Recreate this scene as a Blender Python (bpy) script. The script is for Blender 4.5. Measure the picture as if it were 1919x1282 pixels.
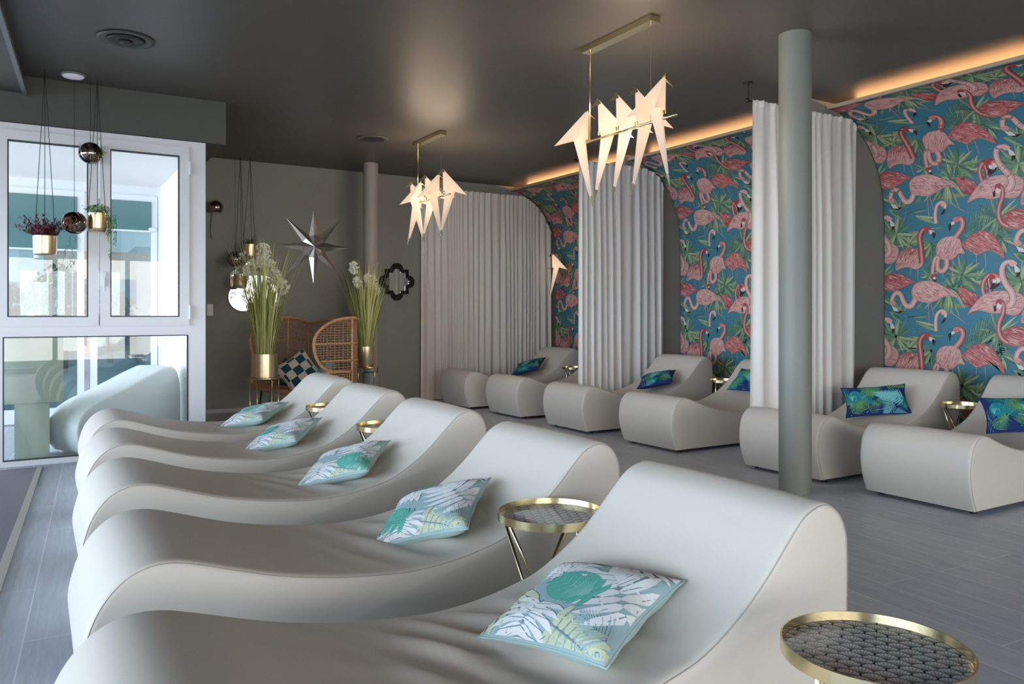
import bpy, math, random
from mathutils import Vector, Matrix, Euler
R = random.Random(7)
PI = math.pi
C = bpy.context.scene.collection
sc = bpy.context.scene
for o in list(bpy.data.objects): bpy.data.objects.remove(o)

# ------------------------------------------------------------------ camera
F, IMG_W, HORIZON = 1475.0, 1919.0, 588.0
YAW = math.atan(894.5/1475.0)
cam_d = bpy.data.cameras.new('camera'); cam = bpy.data.objects.new('camera', cam_d); C.objects.link(cam)
cam.location = (0, 0, 1.35); cam.rotation_euler = (PI/2, 0, -YAW)
cam_d.sensor_width = 36; cam_d.lens = 36*F/IMG_W; cam_d.shift_y = -(641.0-HORIZON)/IMG_W
cam_d.clip_start = .05; cam_d.clip_end = 300
sc.camera = cam
# ------------------------------------------------------------------ world, lights, exposure
sc.view_settings.view_transform = 'Standard'; sc.view_settings.look = 'None'
sc.view_settings.exposure = 0.1; sc.view_settings.gamma = 1; sc.view_settings.use_curve_mapping = False
w = bpy.data.worlds.new('sky'); sc.world = w; w.use_nodes = True
nt = w.node_tree; bg = nt.nodes['Background']
tc = nt.nodes.new('ShaderNodeTexCoord'); sep = nt.nodes.new('ShaderNodeSeparateXYZ'); rmp = nt.nodes.new('ShaderNodeValToRGB')
nt.links.new(tc.outputs['Generated'], sep.inputs[0]); nt.links.new(sep.outputs[2], rmp.inputs[0]); nt.links.new(rmp.outputs[0], bg.inputs[0])
rmp.color_ramp.elements[0].position = .48; rmp.color_ramp.elements[0].color = (.45, .47, .5, 1)
rmp.color_ramp.elements[1].position = .52; rmp.color_ramp.elements[1].color = (.80, .88, 1.0, 1)
e = rmp.color_ramp.elements.new(1.0); e.color = (.42, .62, 1.0, 1)
bg.inputs[1].default_value = 1.5

def area(name, loc, rot, sx, sy, power, col, spread=PI):
    l = bpy.data.lights.new(name, 'AREA'); l.shape = 'RECTANGLE'; l.size = sx; l.size_y = sy
    l.energy = power; l.color = col; l.spread = spread
    o = bpy.data.objects.new(name, l); C.objects.link(o); o.location = loc; o.rotation_euler = rot
    return o
# daylight entering through the glazing on the left and behind the viewer
area('daylight_left', (-16.0, 2.6, 2.2), (0, -PI/2, 0), 6.0, 26.0, 6100, (.66, .83, 1.0))
area('daylight_rear', (2.2, -8.0, 1.7), (PI/2, 0, 0), 15.0, 3.2, 700, (1.0, .97, .93))
area('vestibule_fill', (-2.8, 9.7, 1.6), (0, -PI/2, 0), 2.3, 2.6, 80, (.97, .97, 1.0))  # fill panel added inside the vestibule to brighten its ceiling and contents

# ------------------------------------------------------------------ materials
def s2l(c): return tuple(((v/255)/12.92 if v/255 <= .04045 else ((v/255+.055)/1.055)**2.4) for v in c)
def mat(name, rgb=(.8,.8,.8), rough=.5, metal=0, **kw):
    m = bpy.data.materials.new(name); m.use_nodes = True; n = m.node_tree; b = n.nodes['Principled BSDF']
    b.inputs['Base Color'].default_value = (*rgb, 1); b.inputs['Roughness'].default_value = rough; b.inputs['Metallic'].default_value = metal
    for k, v in kw.items():
        b.inputs[k.replace('_', ' ')].default_value = v
    m.diffuse_color = (*rgb, 1)
    if 'leather' in name: b.inputs['Specular IOR Level'].default_value = .3
    return m
def nodes(m): return m.node_tree.nodes, m.node_tree.links, m.node_tree.nodes['Principled BSDF']
def noise_bump(m, scale, strength, dist=.01, detail=3, stretch=None, color=None):
    N, L, b = nodes(m)
    t = N.new('ShaderNodeTexCoord'); n = N.new('ShaderNodeTexNoise'); n.inputs['Scale'].default_value = scale; n.inputs['Detail'].default_value = detail
    src = t.outputs['Object']
    if stretch:
        mp = N.new('ShaderNodeMapping'); mp.inputs['Scale'].default_value = stretch; L.new(src, mp.inputs[0]); src = mp.outputs[0]
    L.new(src, n.inputs['Vector'])
    bp = N.new('ShaderNodeBump'); bp.inputs['Strength'].default_value = strength; bp.inputs['Distance'].default_value = dist
    L.new(n.outputs[0], bp.inputs['Height']); L.new(bp.outputs[0], b.inputs['Normal'])
    if color:
        r = N.new('ShaderNodeValToRGB'); r.color_ramp.elements[0].position = .3; r.color_ramp.elements[1].position = .7
        r.color_ramp.elements[0].color = (*color[0], 1); r.color_ramp.elements[1].color = (*color[1], 1)
        L.new(n.outputs[0], r.inputs[0]); L.new(r.outputs[0], b.inputs['Base Color'])
    return m
def vcol(name, rough=.6, sheen=0, bump=None):
    m = mat(name, (.8,.8,.8), rough); N, L, b = nodes(m)
    a = N.new('ShaderNodeVertexColor'); a.layer_name = 'Col'; L.new(a.outputs[0], b.inputs['Base Color'])
    if bump: noise_bump(m, *bump)
    return m

M = {}
M['leather'] = noise_bump(mat('beige_leatherette', (.63, .585, .53), .52), 260, .05, .002)
M['leather_far'] = M['leather']
M['seam'] = mat('seam_thread', (.40, .36, .32), .7)
M['black'] = mat('black_plastic', (.015, .015, .015), .4)
M['gold'] = mat('brushed_gold', (.78, .66, .40), .20, 1)
M['goldpot'] = noise_bump(mat('satin_gold', (.84, .69, .43), .30, 1), 40, .05, .002, 2, (1, 1, .05))
M['olive'] = noise_bump(mat('olive_grey_paint', (.268, .275, .248), .6), 300, .05, .001)
M['ceiling'] = noise_bump(mat('satin_charcoal_ceiling_paint', (.108, .100, .090), .44), 3, .02, .01)
M['header'] = noise_bump(mat('charcoal_olive_paint', (.085, .088, .078), .6), 300, .04, .001)
M['column'] = mat('grey_green_column_paint', (.20, .21, .185), .5)
M['column_far'] = mat('lit_column_paint', (.36, .34, .31), .5)  # same kind of column; brighter light at the back put into its colour
M['white'] = mat('white_window_plastic', (.80, .81, .84), .3)
M['white_paint'] = mat('white_plaster', (.85, .82, .80), .7)
M['gasket'] = mat('grey_gasket', (.05, .055, .06), .6)
M['cord'] = mat('black_cord', (.02, .018, .015), .8)
M['chrome'] = mat('smoked_chrome', (.32, .25, .22), .05, 1)
M['silver'] = mat('bevelled_silver_mirror', (.93, .95, .95), .20, 1)
M['mirror'] = mat('mirror_glass', (.80, .82, .82), .02, 1)
M['mat'] = noise_bump(mat('grey_door_mat', (.21, .23, .26), .9), 500, .3, .003)
M['matedge'] = mat('mat_metal_edge', (.45, .43, .40), .45)
M['soil'] = mat('soil', (.03, .022, .015), .95)
M['bluegrey'] = mat('blue_grey_ceramic', (.23, .28, .29), .5)
M['bluesteel'] = mat('dark_blue_steel', (.02, .035, .10), .4, .5)
M['rattan'] = noise_bump(mat('honey_rattan', (.5, .28, .14), .5), 30, .2, .004, 3, (1, 1, 6), ((.38, .18, .075), (.68, .40, .20)))
M['wicker'] = noise_bump(mat('woven_wicker', (.30, .15, .08), .6), 45, .3, .004, 3, (1, 1, 3), ((.24, .12, .065), (.62, .40, .26)))
M['teal_velvet'] = mat('teal_fabric', (.07, .22, .22), .8)
M['whitefabric'] = mat('white_fabric', (.75, .74, .70), .8)
M['plinth'] = noise_bump(mat('pale_olive_plinth', (.36, .42, .36), .5), 4, .1, .01, 3, (1, 1, .2), ((.30, .37, .34), (.44, .48, .36)))
M['lounge_white'] = mat('white_polyethylene', (.84, .88, .88), .4)
M['grass'] = vcol('grass_blades', .6)
M['plantcol'] = vcol('leaf_colours', .6)
M['petal'] = mat('white_petals', (.93, .93, .82), .7)
M['orchid'] = mat('orchid_petals', (.85, .85, .83), .6)
M['paper'] = vcol('wallpaper_print', .55)
M['pillow'] = vcol('printed_cotton', .85, bump=(700, .15, .001))
M['whitesock'] = mat('white_switch_plate', (.75, .75, .73), .35)

def glass(name, tint, alpha):
    m = bpy.data.materials.new(name); m.use_nodes = True; N, L = m.node_tree.nodes, m.node_tree.links
    N.clear(); out = N.new('ShaderNodeOutputMaterial'); mix = N.new('ShaderNodeMixShader'); tr = N.new('ShaderNodeBsdfTransparent'); gl = N.new('ShaderNodeBsdfGlossy')
    fr = N.new('ShaderNodeFresnel'); fr.inputs[0].default_value = 1.5
    tr.inputs[0].default_value = (*tint, 1); gl.inputs['Roughness'].default_value = .01
    ad = N.new('ShaderNodeMath'); ad.operation = 'ADD'; ad.inputs[1].default_value = alpha
    L.new(fr.outputs[0], ad.inputs[0]); L.new(ad.outputs[0], mix.inputs[0]); L.new(tr.outputs[0], mix.inputs[1]); L.new(gl.outputs[0], mix.inputs[2]); L.new(mix.outputs[0], out.inputs[0])
    return m
M['glass'] = glass('clear_glass', (.95, .98, .98), .02)
M['glass_teal'] = glass('teal_film_glass', (.30, .50, .53), .05)
M['glass_blue'] = glass('pale_blue_glass', (.72, .88, .94), .04)
def frosted(name, rgb, tr=.5):
    m = bpy.data.materials.new(name); m.use_nodes = True; N, L = m.node_tree.nodes, m.node_tree.links
    N.clear(); out = N.new('ShaderNodeOutputMaterial'); mix = N.new('ShaderNodeMixShader'); d = N.new('ShaderNodeBsdfDiffuse'); t = N.new('ShaderNodeBsdfTranslucent')
    d.inputs[0].default_value = (*rgb, 1); t.inputs[0].default_value = (*rgb, 1); mix.inputs[0].default_value = tr
    L.new(d.outputs[0], mix.inputs[1]); L.new(t.outputs[0], mix.inputs[2]); L.new(mix.outputs[0], out.inputs[0])
    return m
M['curtain'] = frosted('off_white_voile', (.88, .86, .83), .18)
M['blind'] = frosted('teal_roller_blind', (.22, .40, .40), .5)

def emis(name, rgb, strength, base=None, tr=None):
    m = mat(name, base or rgb, .6); N, L, b = nodes(m)
    b.inputs['Emission Color'].default_value = (*rgb, 1); b.inputs['Emission Strength'].default_value = strength
    return m
M['led'] = emis('warm_led_strip', (1, .46, .16), 1.2)
def bird_mat():
    # paper shade lit from the lamp bulb inside it: the light it gives off falls away from the bulb
    m = mat('glowing_paper_shade', (.25, .23, .22), .7); N, L, b = nodes(m)
    t = N.new('ShaderNodeTexCoord'); ln = N.new('ShaderNodeVectorMath'); ln.operation = 'LENGTH'
    sub = N.new('ShaderNodeVectorMath'); sub.operation = 'SUBTRACT'; sub.inputs[1].default_value = (-.05, 0, .02)
    r = N.new('ShaderNodeValToRGB'); L.new(t.outputs['Object'], sub.inputs[0]); L.new(sub.outputs[0], ln.inputs[0]); L.new(ln.outputs['Value'], r.inputs[0])
    r.color_ramp.elements[0].position = .05; r.color_ramp.elements[0].color = (1.0, .70, .42, 1)
    r.color_ramp.elements[1].position = .42; r.color_ramp.elements[1].color = (.46, .33, .26, 1)
    e = r.color_ramp.elements.new(.18); e.color = (.84, .58, .38, 1)
    L.new(r.outputs[0], b.inputs['Emission Color']); b.inputs['Emission Strength'].default_value = .80
    return m
M['bird'] = bird_mat()

def floor_mat():
    m = mat('grey_oak_boards', (.3,.3,.3), .36); N, L, b = nodes(m)
    t = N.new('ShaderNodeTexCoord'); mp = N.new('ShaderNodeMapping'); mp.inputs['Rotation'].default_value = (0, 0, PI/2+.06); mp.inputs['Location'].default_value = (0, .05, 0)
    br = N.new('ShaderNodeTexBrick'); L.new(t.outputs['Object'], mp.inputs[0]); L.new(mp.outputs[0], br.inputs['Vector'])
    br.inputs['Scale'].default_value = 1; br.inputs['Brick Width'].default_value = 1.9; br.inputs['Row Height'].default_value = .22
    br.inputs['Mortar Size'].default_value = .003; br.inputs['Mortar Smooth'].default_value = .3; br.offset = .37
    br.inputs['Color1'].default_value = (.43, .49, .59, 1); br.inputs['Color2'].default_value = (.49, .54, .63, 1); br.inputs['Mortar'].default_value = (.72, .78, .86, 1)
    mp2 = N.new('ShaderNodeMapping'); mp2.inputs['Scale'].default_value = (1.2, 14, 1); L.new(mp.outputs[0], mp2.inputs[0])
    no = N.new('ShaderNodeTexNoise'); no.inputs['Scale'].default_value = 3; no.inputs['Detail'].default_value = 8; no.inputs['Distortion'].default_value = .6; L.new(mp2.outputs[0], no.inputs['Vector'])
    mx = N.new('ShaderNodeMixRGB'); mx.blend_type = 'OVERLAY'; mx.inputs[0].default_value = .32
    L.new(br.outputs['Color'], mx.inputs[1]); L.new(no.outputs[0], mx.inputs[2]); L.new(mx.outputs[0], b.inputs['Base Color'])
    bp = N.new('ShaderNodeBump'); bp.inputs['Strength'].default_value = .12; bp.inputs['Distance'].default_value = .004; L.new(no.outputs[0], bp.inputs['Height']); L.new(bp.outputs[0], b.inputs['Normal'])
    return m
M['floor'] = floor_mat()

# ------------------------------------------------------------------ mesh helpers
class MB:
    def __init__(s): s.v = []; s.f = []; s.mi = []; s.c = []; s.has_c = False
    def add(s, vs, fs, mi=0, col=None):
        o = len(s.v); s.v += [tuple(p) for p in vs]
        for f in fs:
            s.f.append(tuple(i+o for i in f)); s.mi.append(mi); s.c.append(col)
        if col is not None: s.has_c = True
        return s
    def box(s, a, b, mi=0, col=None, rot=0, bev=0):
        x0, y0, z0 = a; x1, y1, z1 = b
        if bev:
            vs = []; 
            for (z, i) in ((z0, bev), (z0+bev, 0), (z1-bev, 0), (z1, bev)):
                vs += [(x0+i, y0+i, z), (x1-i, y0+i, z), (x1-i, y1-i, z), (x0+i, y1-i, z)]
            fs = [(3, 2, 1, 0), (12, 13, 14, 15)]
            for r in range(3):
                for k in range(4): fs.append((r*4+k, r*4+(k+1) % 4, r*4+4+(k+1) % 4, r*4+4+k))
        else:
            vs = [(x0,y0,z0),(x1,y0,z0),(x1,y1,z0),(x0,y1,z0),(x0,y0,z1),(x1,y0,z1),(x1,y1,z1),(x0,y1,z1)]
            fs = [(3,2,1,0),(4,5,6,7),(0,1,5,4),(1,2,6,5),(2,3,7,6),(3,0,4,7)]
        if rot:
            cx, cy = (x0+x1)/2, (y0+y1)/2; cc, ss = math.cos(rot), math.sin(rot)
            vs = [(cx+(x-cx)*cc-(y-cy)*ss, cy+(x-cx)*ss+(y-cy)*cc, z) for x, y, z in vs]
        return s.add(vs, fs, mi, col)
    def tube(s, pts, r, n=8, mi=0, col=None, closed=False, caps=True):
        pts = [Vector(p) for p in pts]; m = len(pts); rs = r if isinstance(r, (list, tuple)) else [r]*m
        vs = []; prev = None
        for i, p in enumerate(pts):
            if closed: d = pts[(i+1) % m]-pts[i-1]
            else: d = pts[min(i+1, m-1)]-pts[max(i-1, 0)]
            d = d.normalized() if d.length > 1e-9 else Vector((0,0,1))
            if prev is None:
                u = d.cross(Vector((0,0,1)));
                if u.length < .05: u = d.cross(Vector((1,0,0)))
            else:
                u = prev-d*prev.dot(d)
            u.normalize(); prev = u; v2 = d.cross(u)
            for k in range(n):
                a = 2*PI*k/n; vs.append(p+(u*math.cos(a)+v2*math.sin(a))*rs[i])
        fs = []
        for i in range(m if closed else m-1):
            j = (i+1) % m
            for k in range(n): fs.append((i*n+k, i*n+(k+1) % n, j*n+(k+1) % n, j*n+k))
        if caps and not closed: fs += [tuple(range(n))[::-1], tuple((m-1)*n+k for k in range(n))]
        return s.add(vs, fs, mi, col)
    def lathe(s, prof, n=32, c=(0,0,0), mi=0, col=None, close=False):
        vs = []; fs = []
        for r, z in prof:
            for k in range(n): a = 2*PI*k/n; vs.append((c[0]+r*math.cos(a), c[1]+r*math.sin(a), c[2]+z))
        m = len(prof)
        for i in range(m if close else m-1):
            j = (i+1) % m
            for k in range(n): fs.append((i*n+k, i*n+(k+1) % n, j*n+(k+1) % n, j*n+k))
        if not close:
            fs.append(tuple(range(n))[::-1]); fs.append(tuple((m-1)*n+k for k in range(n)))
        return s.add(vs, fs, mi, col)
    def ball(s, c, r, n=8, mi=0, col=None, sq=1):
        prof = [(max(1e-4, r*math.sin(PI*i/n)), -r*sq*math.cos(PI*i/n)) for i in range(n+1)]
        return s.lathe(prof, n+2, c, mi, col)
    def prism(s, pts, axis, a, b, mi=0, col=None):
        n = len(pts)
        def P(p, t): return {'x': (t, p[0], p[1]), 'y': (p[0], t, p[1]), 'z': (p[0], p[1], t)}[axis]
        vs = [P(p, a) for p in pts]+[P(p, b) for p in pts]
        fs = [tuple(range(n)), tuple(range(n, 2*n))[::-1]]+[(i, i+n, (i+1) % n+n, (i+1) % n) for i in range(n)]
        return s.add(vs, fs, mi, col)
    def build(s, name, mats, parent=None, smooth=False, loc=None):
        me = bpy.data.meshes.new(name); me.from_pydata(s.v, [], s.f)
        for m in (mats if isinstance(mats, (list, tuple)) else [mats]): me.materials.append(m)
        me.polygons.foreach_set('material_index', s.mi)
        if smooth: me.polygons.foreach_set('use_smooth', [True]*len(s.f))
        if s.has_c:
            ca = me.color_attributes.new('Col', 'FLOAT_COLOR', 'CORNER'); buf = []
            for f, c in zip(s.f, s.c):
                c = c if c is not None else (.5, .5, .5)
                if isinstance(c[0], (tuple, list)):
                    for k in range(len(f)): buf += [*c[k % len(c)], 1]
                else: buf += [*c, 1]*len(f)
            ca.data.foreach_set('color', buf)
        me.validate(verbose=False); me.update()
        o = bpy.data.objects.new(name, me); C.objects.link(o)
        if parent: o.parent = parent
        if loc: o.location = loc
        return o
def auto_smooth(o, ang=40):
    me = o.data; me.polygons.foreach_set('use_smooth', [True]*len(me.polygons))
    me.set_sharp_from_angle(angle=math.radians(ang)); return o
def thing(name, label, cat, loc=(0,0,0), rotz=0, group=None):
    o = bpy.data.objects.new(name, None); C.objects.link(o); o.empty_display_size = .1
    o.location = loc; o.rotation_euler = (0, 0, rotz); return tag(o, label, cat, group)
def tag(o, label, cat, group=None, kind=None):
    o['label'] = label; o['category'] = cat
    if group: o['group'] = group
    if kind: o['kind'] = kind
    return o
def struct(o): o['kind'] = 'structure'; return o
def dup(root, loc=None, label=None, rot=None):
    def cp(o, par):
        c = o.copy(); C.objects.link(c); c.parent = par
        for ch in kids[o.name]: cp(ch, c)
        return c
    kids = {}
    def walk(o):
        kids[o.name] = list(o.children)
        for ch in kids[o.name]: walk(ch)
    walk(root); r = cp(root, None)
    if loc: r.location = loc
    if rot is not None: r.rotation_euler = rot
    if label: r['label'] = label
    return r
def catmull(P, n=6, closed=False):
    out = []; m = len(P)
    for i in range(m if closed else m-1):
        p0 = P[(i-1) % m] if closed or i > 0 else P[0]; p1 = P[i]; p2 = P[(i+1) % m]; p3 = P[(i+2) % m] if closed or i+2 < m else P[-1]
        for k in range(n):
            t = k/n
            out.append(tuple(.5*((2*b)+(-a+c)*t+(2*a-5*b+4*c-d)*t*t+(-a+3*b-3*c+d)*t**3) for a, b, c, d in zip(p0, p1, p2, p3)))
    if not closed: out.append(P[-1])
    return out

# ------------------------------------------------------------------ room shell
CEIL = 3.467; BACK = 11.24; WALLX = 7.70; WIN = 8.20; HEAD = 8.24
struct(MB().box((-4.5, -4.8, -.1), (8.2, 14, 0)).build('floor', M['floor']))
# ceiling runs over the lit slot at the top of the vaulted wall
struct(MB().box((-4.5, -4.8, CEIL), (8.2, 11.6, CEIL+.1)).build('ceiling', M['ceiling']))
bw = MB().box((1.44, BACK, 0), (8.0, BACK+.15, 3.03)).box((1.44, BACK-.012, 3.03), (8.0, BACK+.15, CEIL))
struct(bw.build('wall_back', M['olive']))
struct(MB().box((1.44, BACK-.014, 0), (7.7, BACK, .05)).build('baseboard_back', mat('pale_skirting', (.5, .52, .54), .5)))
struct(MB().box((7.9, -4.8, 0), (8.1, 11.4, CEIL)).build('wall_right', M['olive']))
# header over the vestibule glazing
hd = MB().box((-4.5, HEAD, 3.045), (1.64, 11.3, CEIL))
struct(hd.build('trim_1', M['header']))
# dropped bulkhead on the left of the ceiling
bh = MB().prism([(-4.1, -4.1), (-.80, -4.1), (-.085, 8.24), (-4.1, 8.24)], 'z', 3.31, CEIL, 0)
struct(bh.build('trim_2', M['header']))
struct(MB().prism([(-.80, -4.1), (-.77, -4.1), (-.055, 8.24), (-.09, 8.24)], 'z', 3.29, 3.325, 0).build('trim_3', mat('grey_trim_profile', (.19, .20, .20), .5)))

# glazed wall on the left and rear (daylight comes through them)
def glazed(name, horizontal, c, a, b, n, flip=1):
    fr = MB()
    def bar(u0, u1, z0, z1, t=.05):
        if horizontal: fr.box((u0, c-t, z0), (u1, c+t, z1))
        else: fr.box((c-t, u0, z0), (c+t, u1, z1))
    bar(a, b, 0, .12); bar(a, b, 2.62, 2.75)
    for i in range(n+1):
        u = a+(b-a)*i/n; bar(u-.05, u+.05, .12, 2.62)
    return fr
struct(MB().box((-4.3, -4.6, 2.75), (-4.1, 8.3, CEIL)).box((-4.1, 8.2, 0), (-3, 8.3, 3.045)).build('wall_left', M['olive']))
struct(glazed('w', False, -4.2, -4.6, 8.2, 8).build('window_1', M['white']))
struct(MB().box((-4.3, -4.6, 2.75), (8, -4.45, CEIL)).build('wall_front', M['olive']))
struct(glazed('w', True, -4.5, -4.1, 7.9, 8).build('window_2', M['white']))

# vaulted wallpaper wall: profile in x,z, arc length v
VP = [(WALLX, 0), (WALLX, 1.2), (WALLX, 2.1), (7.69, 2.4), (7.66, 2.65), (7.56, 2.90), (7.40, 3.12), (7.18, 3.28), (6.95, 3.37), (6.76, 3.405)]
VC = catmull(VP, 8)
VS = [0.0]
for a, b in zip(VC, VC[1:]): VS.append(VS[-1]+math.dist(a, b))
def vault(v, off=0.0):
    v = max(0, min(VS[-1]-1e-6, v)); lo, hi = 0, len(VS)-1
    while hi-lo > 1:
        mid = (lo+hi)//2
        if VS[mid] <= v: lo = mid
        else: hi = mid
    a, b = VC[lo], VC[hi]; t = (v-VS[lo])/(VS[hi]-VS[lo]); d = (b[0]-a[0], b[1]-a[1]); L = math.hypot(*d)
    nx, nz = -d[1]/L, d[0]/L
    return a[0]+d[0]*t+nx*off, a[1]+d[1]*t+nz*off
def vault_x(z):
    for a, b in zip(VC, VC[1:]):
        if a[1] <= z <= b[1]+1e-9: return a[0]+(b[0]-a[0])*(z-a[1])/(b[1]-a[1]+1e-9)
    return VC[-1][0]

WATER = s2l((62, 124, 144))
def shade(c, k): return tuple(min(1, v*k) for v in c)
def mixc(a, b, t): return tuple(x*(1-t)+y*t for x, y in zip(a, b))
# ---- wallpaper pattern drawn as thin inlaid shapes in u (along the wall), v (up the wall)
U0, V0 = 1.225, 1.075
_s, _c = math.sin(YAW), math.cos(YAW)
def P(zx, zy):
    px, py = 1650+zx/5.126, 390+zy/5.126; t = (px-959.5)/F; k = (_s+_c*t)/(_c-_s*t)
    y = WALLX/k; d = _s*WALLX+_c*y
    return 4.92-y, 1.35-(py-HORIZON)*d/F
class Tile:
    def __init__(s): s.q = []   # (points, colours, layer)
    def poly(s, pts, col, layer): s.q.append((pts, col, layer))
    def strip(s, pts, ws, col, layer, col2=None):
        m = len(pts)
        for i in range(m-1):
            a, b = pts[i], pts[i+1]
            def nn(k):
                p, q = pts[max(0, k-1)], pts[min(m-1, k+1)]; dx, dy = q[0]-p[0], q[1]-p[1]; L = math.hypot(dx, dy)+1e-9
                return -dy/L, dx/L
            n1, n2 = nn(i), nn(i+1); w1, w2 = ws[i]/2, ws[i+1]/2
            c = col if col2 is None else None
            if col2 is None:
                s.poly([(a[0]+n1[0]*w1, a[1]+n1[1]*w1), (b[0]+n2[0]*w2, b[1]+n2[1]*w2), (b[0]-n2[0]*w2, b[1]-n2[1]*w2), (a[0]-n1[0]*w1, a[1]-n1[1]*w1)], col, layer)
            else:
                s.poly([(a[0]+n1[0]*w1, a[1]+n1[1]*w1), (b[0]+n2[0]*w2, b[1]+n2[1]*w2), b, a], col, layer)
                s.poly([a, b, (b[0]-n2[0]*w2, b[1]-n2[1]*w2), (a[0]-n1[0]*w1, a[1]-n1[1]*w1)], col2, layer)
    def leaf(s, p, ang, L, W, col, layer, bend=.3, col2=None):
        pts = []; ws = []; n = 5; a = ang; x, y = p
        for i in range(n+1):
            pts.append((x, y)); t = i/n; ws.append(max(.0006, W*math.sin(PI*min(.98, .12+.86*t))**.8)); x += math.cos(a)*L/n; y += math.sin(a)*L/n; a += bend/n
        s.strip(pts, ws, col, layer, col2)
T = Tile(); RW = random.Random(3)
GR = [s2l(c) for c in ((88, 132, 110), (118, 152, 114), (148, 172, 124), (176, 190, 142), (74, 118, 112))]
def g(): return RW.choice(GR)
def fan(zx, zy, r, a0, a1, n, W=.030, layer=2, bend=.5):
    c = P(zx, zy); r = r/5.126*.0056
    for i in range(n):
        a = math.radians(a0+(a1-a0)*(i+.5)/n+RW.uniform(-5, 5)); L = r*RW.uniform(.75, 1.05); k = g()
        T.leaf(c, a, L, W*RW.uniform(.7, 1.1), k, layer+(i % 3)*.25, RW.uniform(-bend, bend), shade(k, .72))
def frond(z0, z1, n, LL, W=.012, layer=2, droop=.25):
    a, b = P(*z0), P(*z1); L = LL/5.126*.0056; k = g(); ang = math.atan2(b[1]-a[1], b[0]-a[0])
    T.strip([a, b], [.006, .003], shade(k, 1.25), layer+.6)
    for i in range(n):
        t = (i+.5)/n; p = (a[0]+(b[0]-a[0])*t, a[1]+(b[1]-a[1])*t); l = L*(.35+.9*math.sin(PI*(.15+.8*t)))
        for sg in (1, -1):
            kk = mixc(k, g(), .35)
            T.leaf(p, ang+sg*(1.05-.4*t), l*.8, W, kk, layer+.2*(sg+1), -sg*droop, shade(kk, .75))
# patches of sand, water glints
def blob(pts, col, layer): T.poly([P(*p) for p in pts], col, layer)
blob([(340, 250), (420, 215), (540, 205), (560, 260), (500, 320), (430, 325), (370, 300)], s2l((166, 156, 112)), .8)
blob([(690, 920), (760, 900), (1010, 930), (1020, 950), (840, 960), (700, 950)], s2l((150, 140, 104)), .8)
blob([(890, 640), (1000, 600), (1110, 620), (1160, 690), (1120, 760), (1000, 770), (900, 740)], s2l((96, 124, 92)), .8)
for _ in range(70):
    u, v = RW.uniform(0, U0), RW.uniform(0, V0); L = RW.uniform(.02, .07)
    T.strip([(u, v), (u+L/2, v+RW.uniform(-.003, .003)), (u+L, v)], [.0006, RW.uniform(.002, .004), .0006], mixc(WATER, s2l((130, 180, 200)), RW.uniform(.2, .8)), .5)
for _ in range(26):
    u, v = RW.uniform(0, U0), RW.uniform(0, V0); L = RW.uniform(.05, .14)
    T.strip([(u, v), (u+L/2, v), (u+L, v)], [.001, RW.uniform(.006, .014), .001], shade(WATER, RW.uniform(.75, .9)), .4)
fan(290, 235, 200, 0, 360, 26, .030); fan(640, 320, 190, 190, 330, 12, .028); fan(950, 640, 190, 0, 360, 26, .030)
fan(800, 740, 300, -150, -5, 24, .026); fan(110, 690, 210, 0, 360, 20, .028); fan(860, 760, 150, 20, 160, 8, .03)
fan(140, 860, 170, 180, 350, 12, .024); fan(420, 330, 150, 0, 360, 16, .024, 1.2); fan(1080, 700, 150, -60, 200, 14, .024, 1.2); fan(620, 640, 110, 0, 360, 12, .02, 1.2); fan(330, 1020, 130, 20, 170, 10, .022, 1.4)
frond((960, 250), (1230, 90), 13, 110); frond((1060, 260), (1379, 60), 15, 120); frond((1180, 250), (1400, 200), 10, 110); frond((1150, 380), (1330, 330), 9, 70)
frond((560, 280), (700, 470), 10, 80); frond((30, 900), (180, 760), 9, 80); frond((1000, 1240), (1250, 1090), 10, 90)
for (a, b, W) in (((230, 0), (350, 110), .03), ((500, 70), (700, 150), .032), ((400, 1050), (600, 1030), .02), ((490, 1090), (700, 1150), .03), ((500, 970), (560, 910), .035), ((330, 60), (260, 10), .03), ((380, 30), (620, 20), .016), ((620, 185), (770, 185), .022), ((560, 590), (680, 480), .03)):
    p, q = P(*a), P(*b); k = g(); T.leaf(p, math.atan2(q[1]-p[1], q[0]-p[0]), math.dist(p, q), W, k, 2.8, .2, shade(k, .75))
PALE, PINK, DEEP, CREAM, DARK = s2l((226, 174, 168)), s2l((208, 124, 122)), s2l((168, 66, 74)), s2l((232, 205, 190)), s2l((44, 26, 34))
def inside(p, poly):
    r = False; j = len(poly)-1
    for i in range(len(poly)):
        if (poly[i][1] > p[1]) != (poly[j][1] > p[1]) and p[0] < (poly[j][0]-poly[i][0])*(p[1]-poly[i][1])/(poly[j][1]-poly[i][1])+poly[i][0]: r = not r
        j = i
    return r
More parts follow.
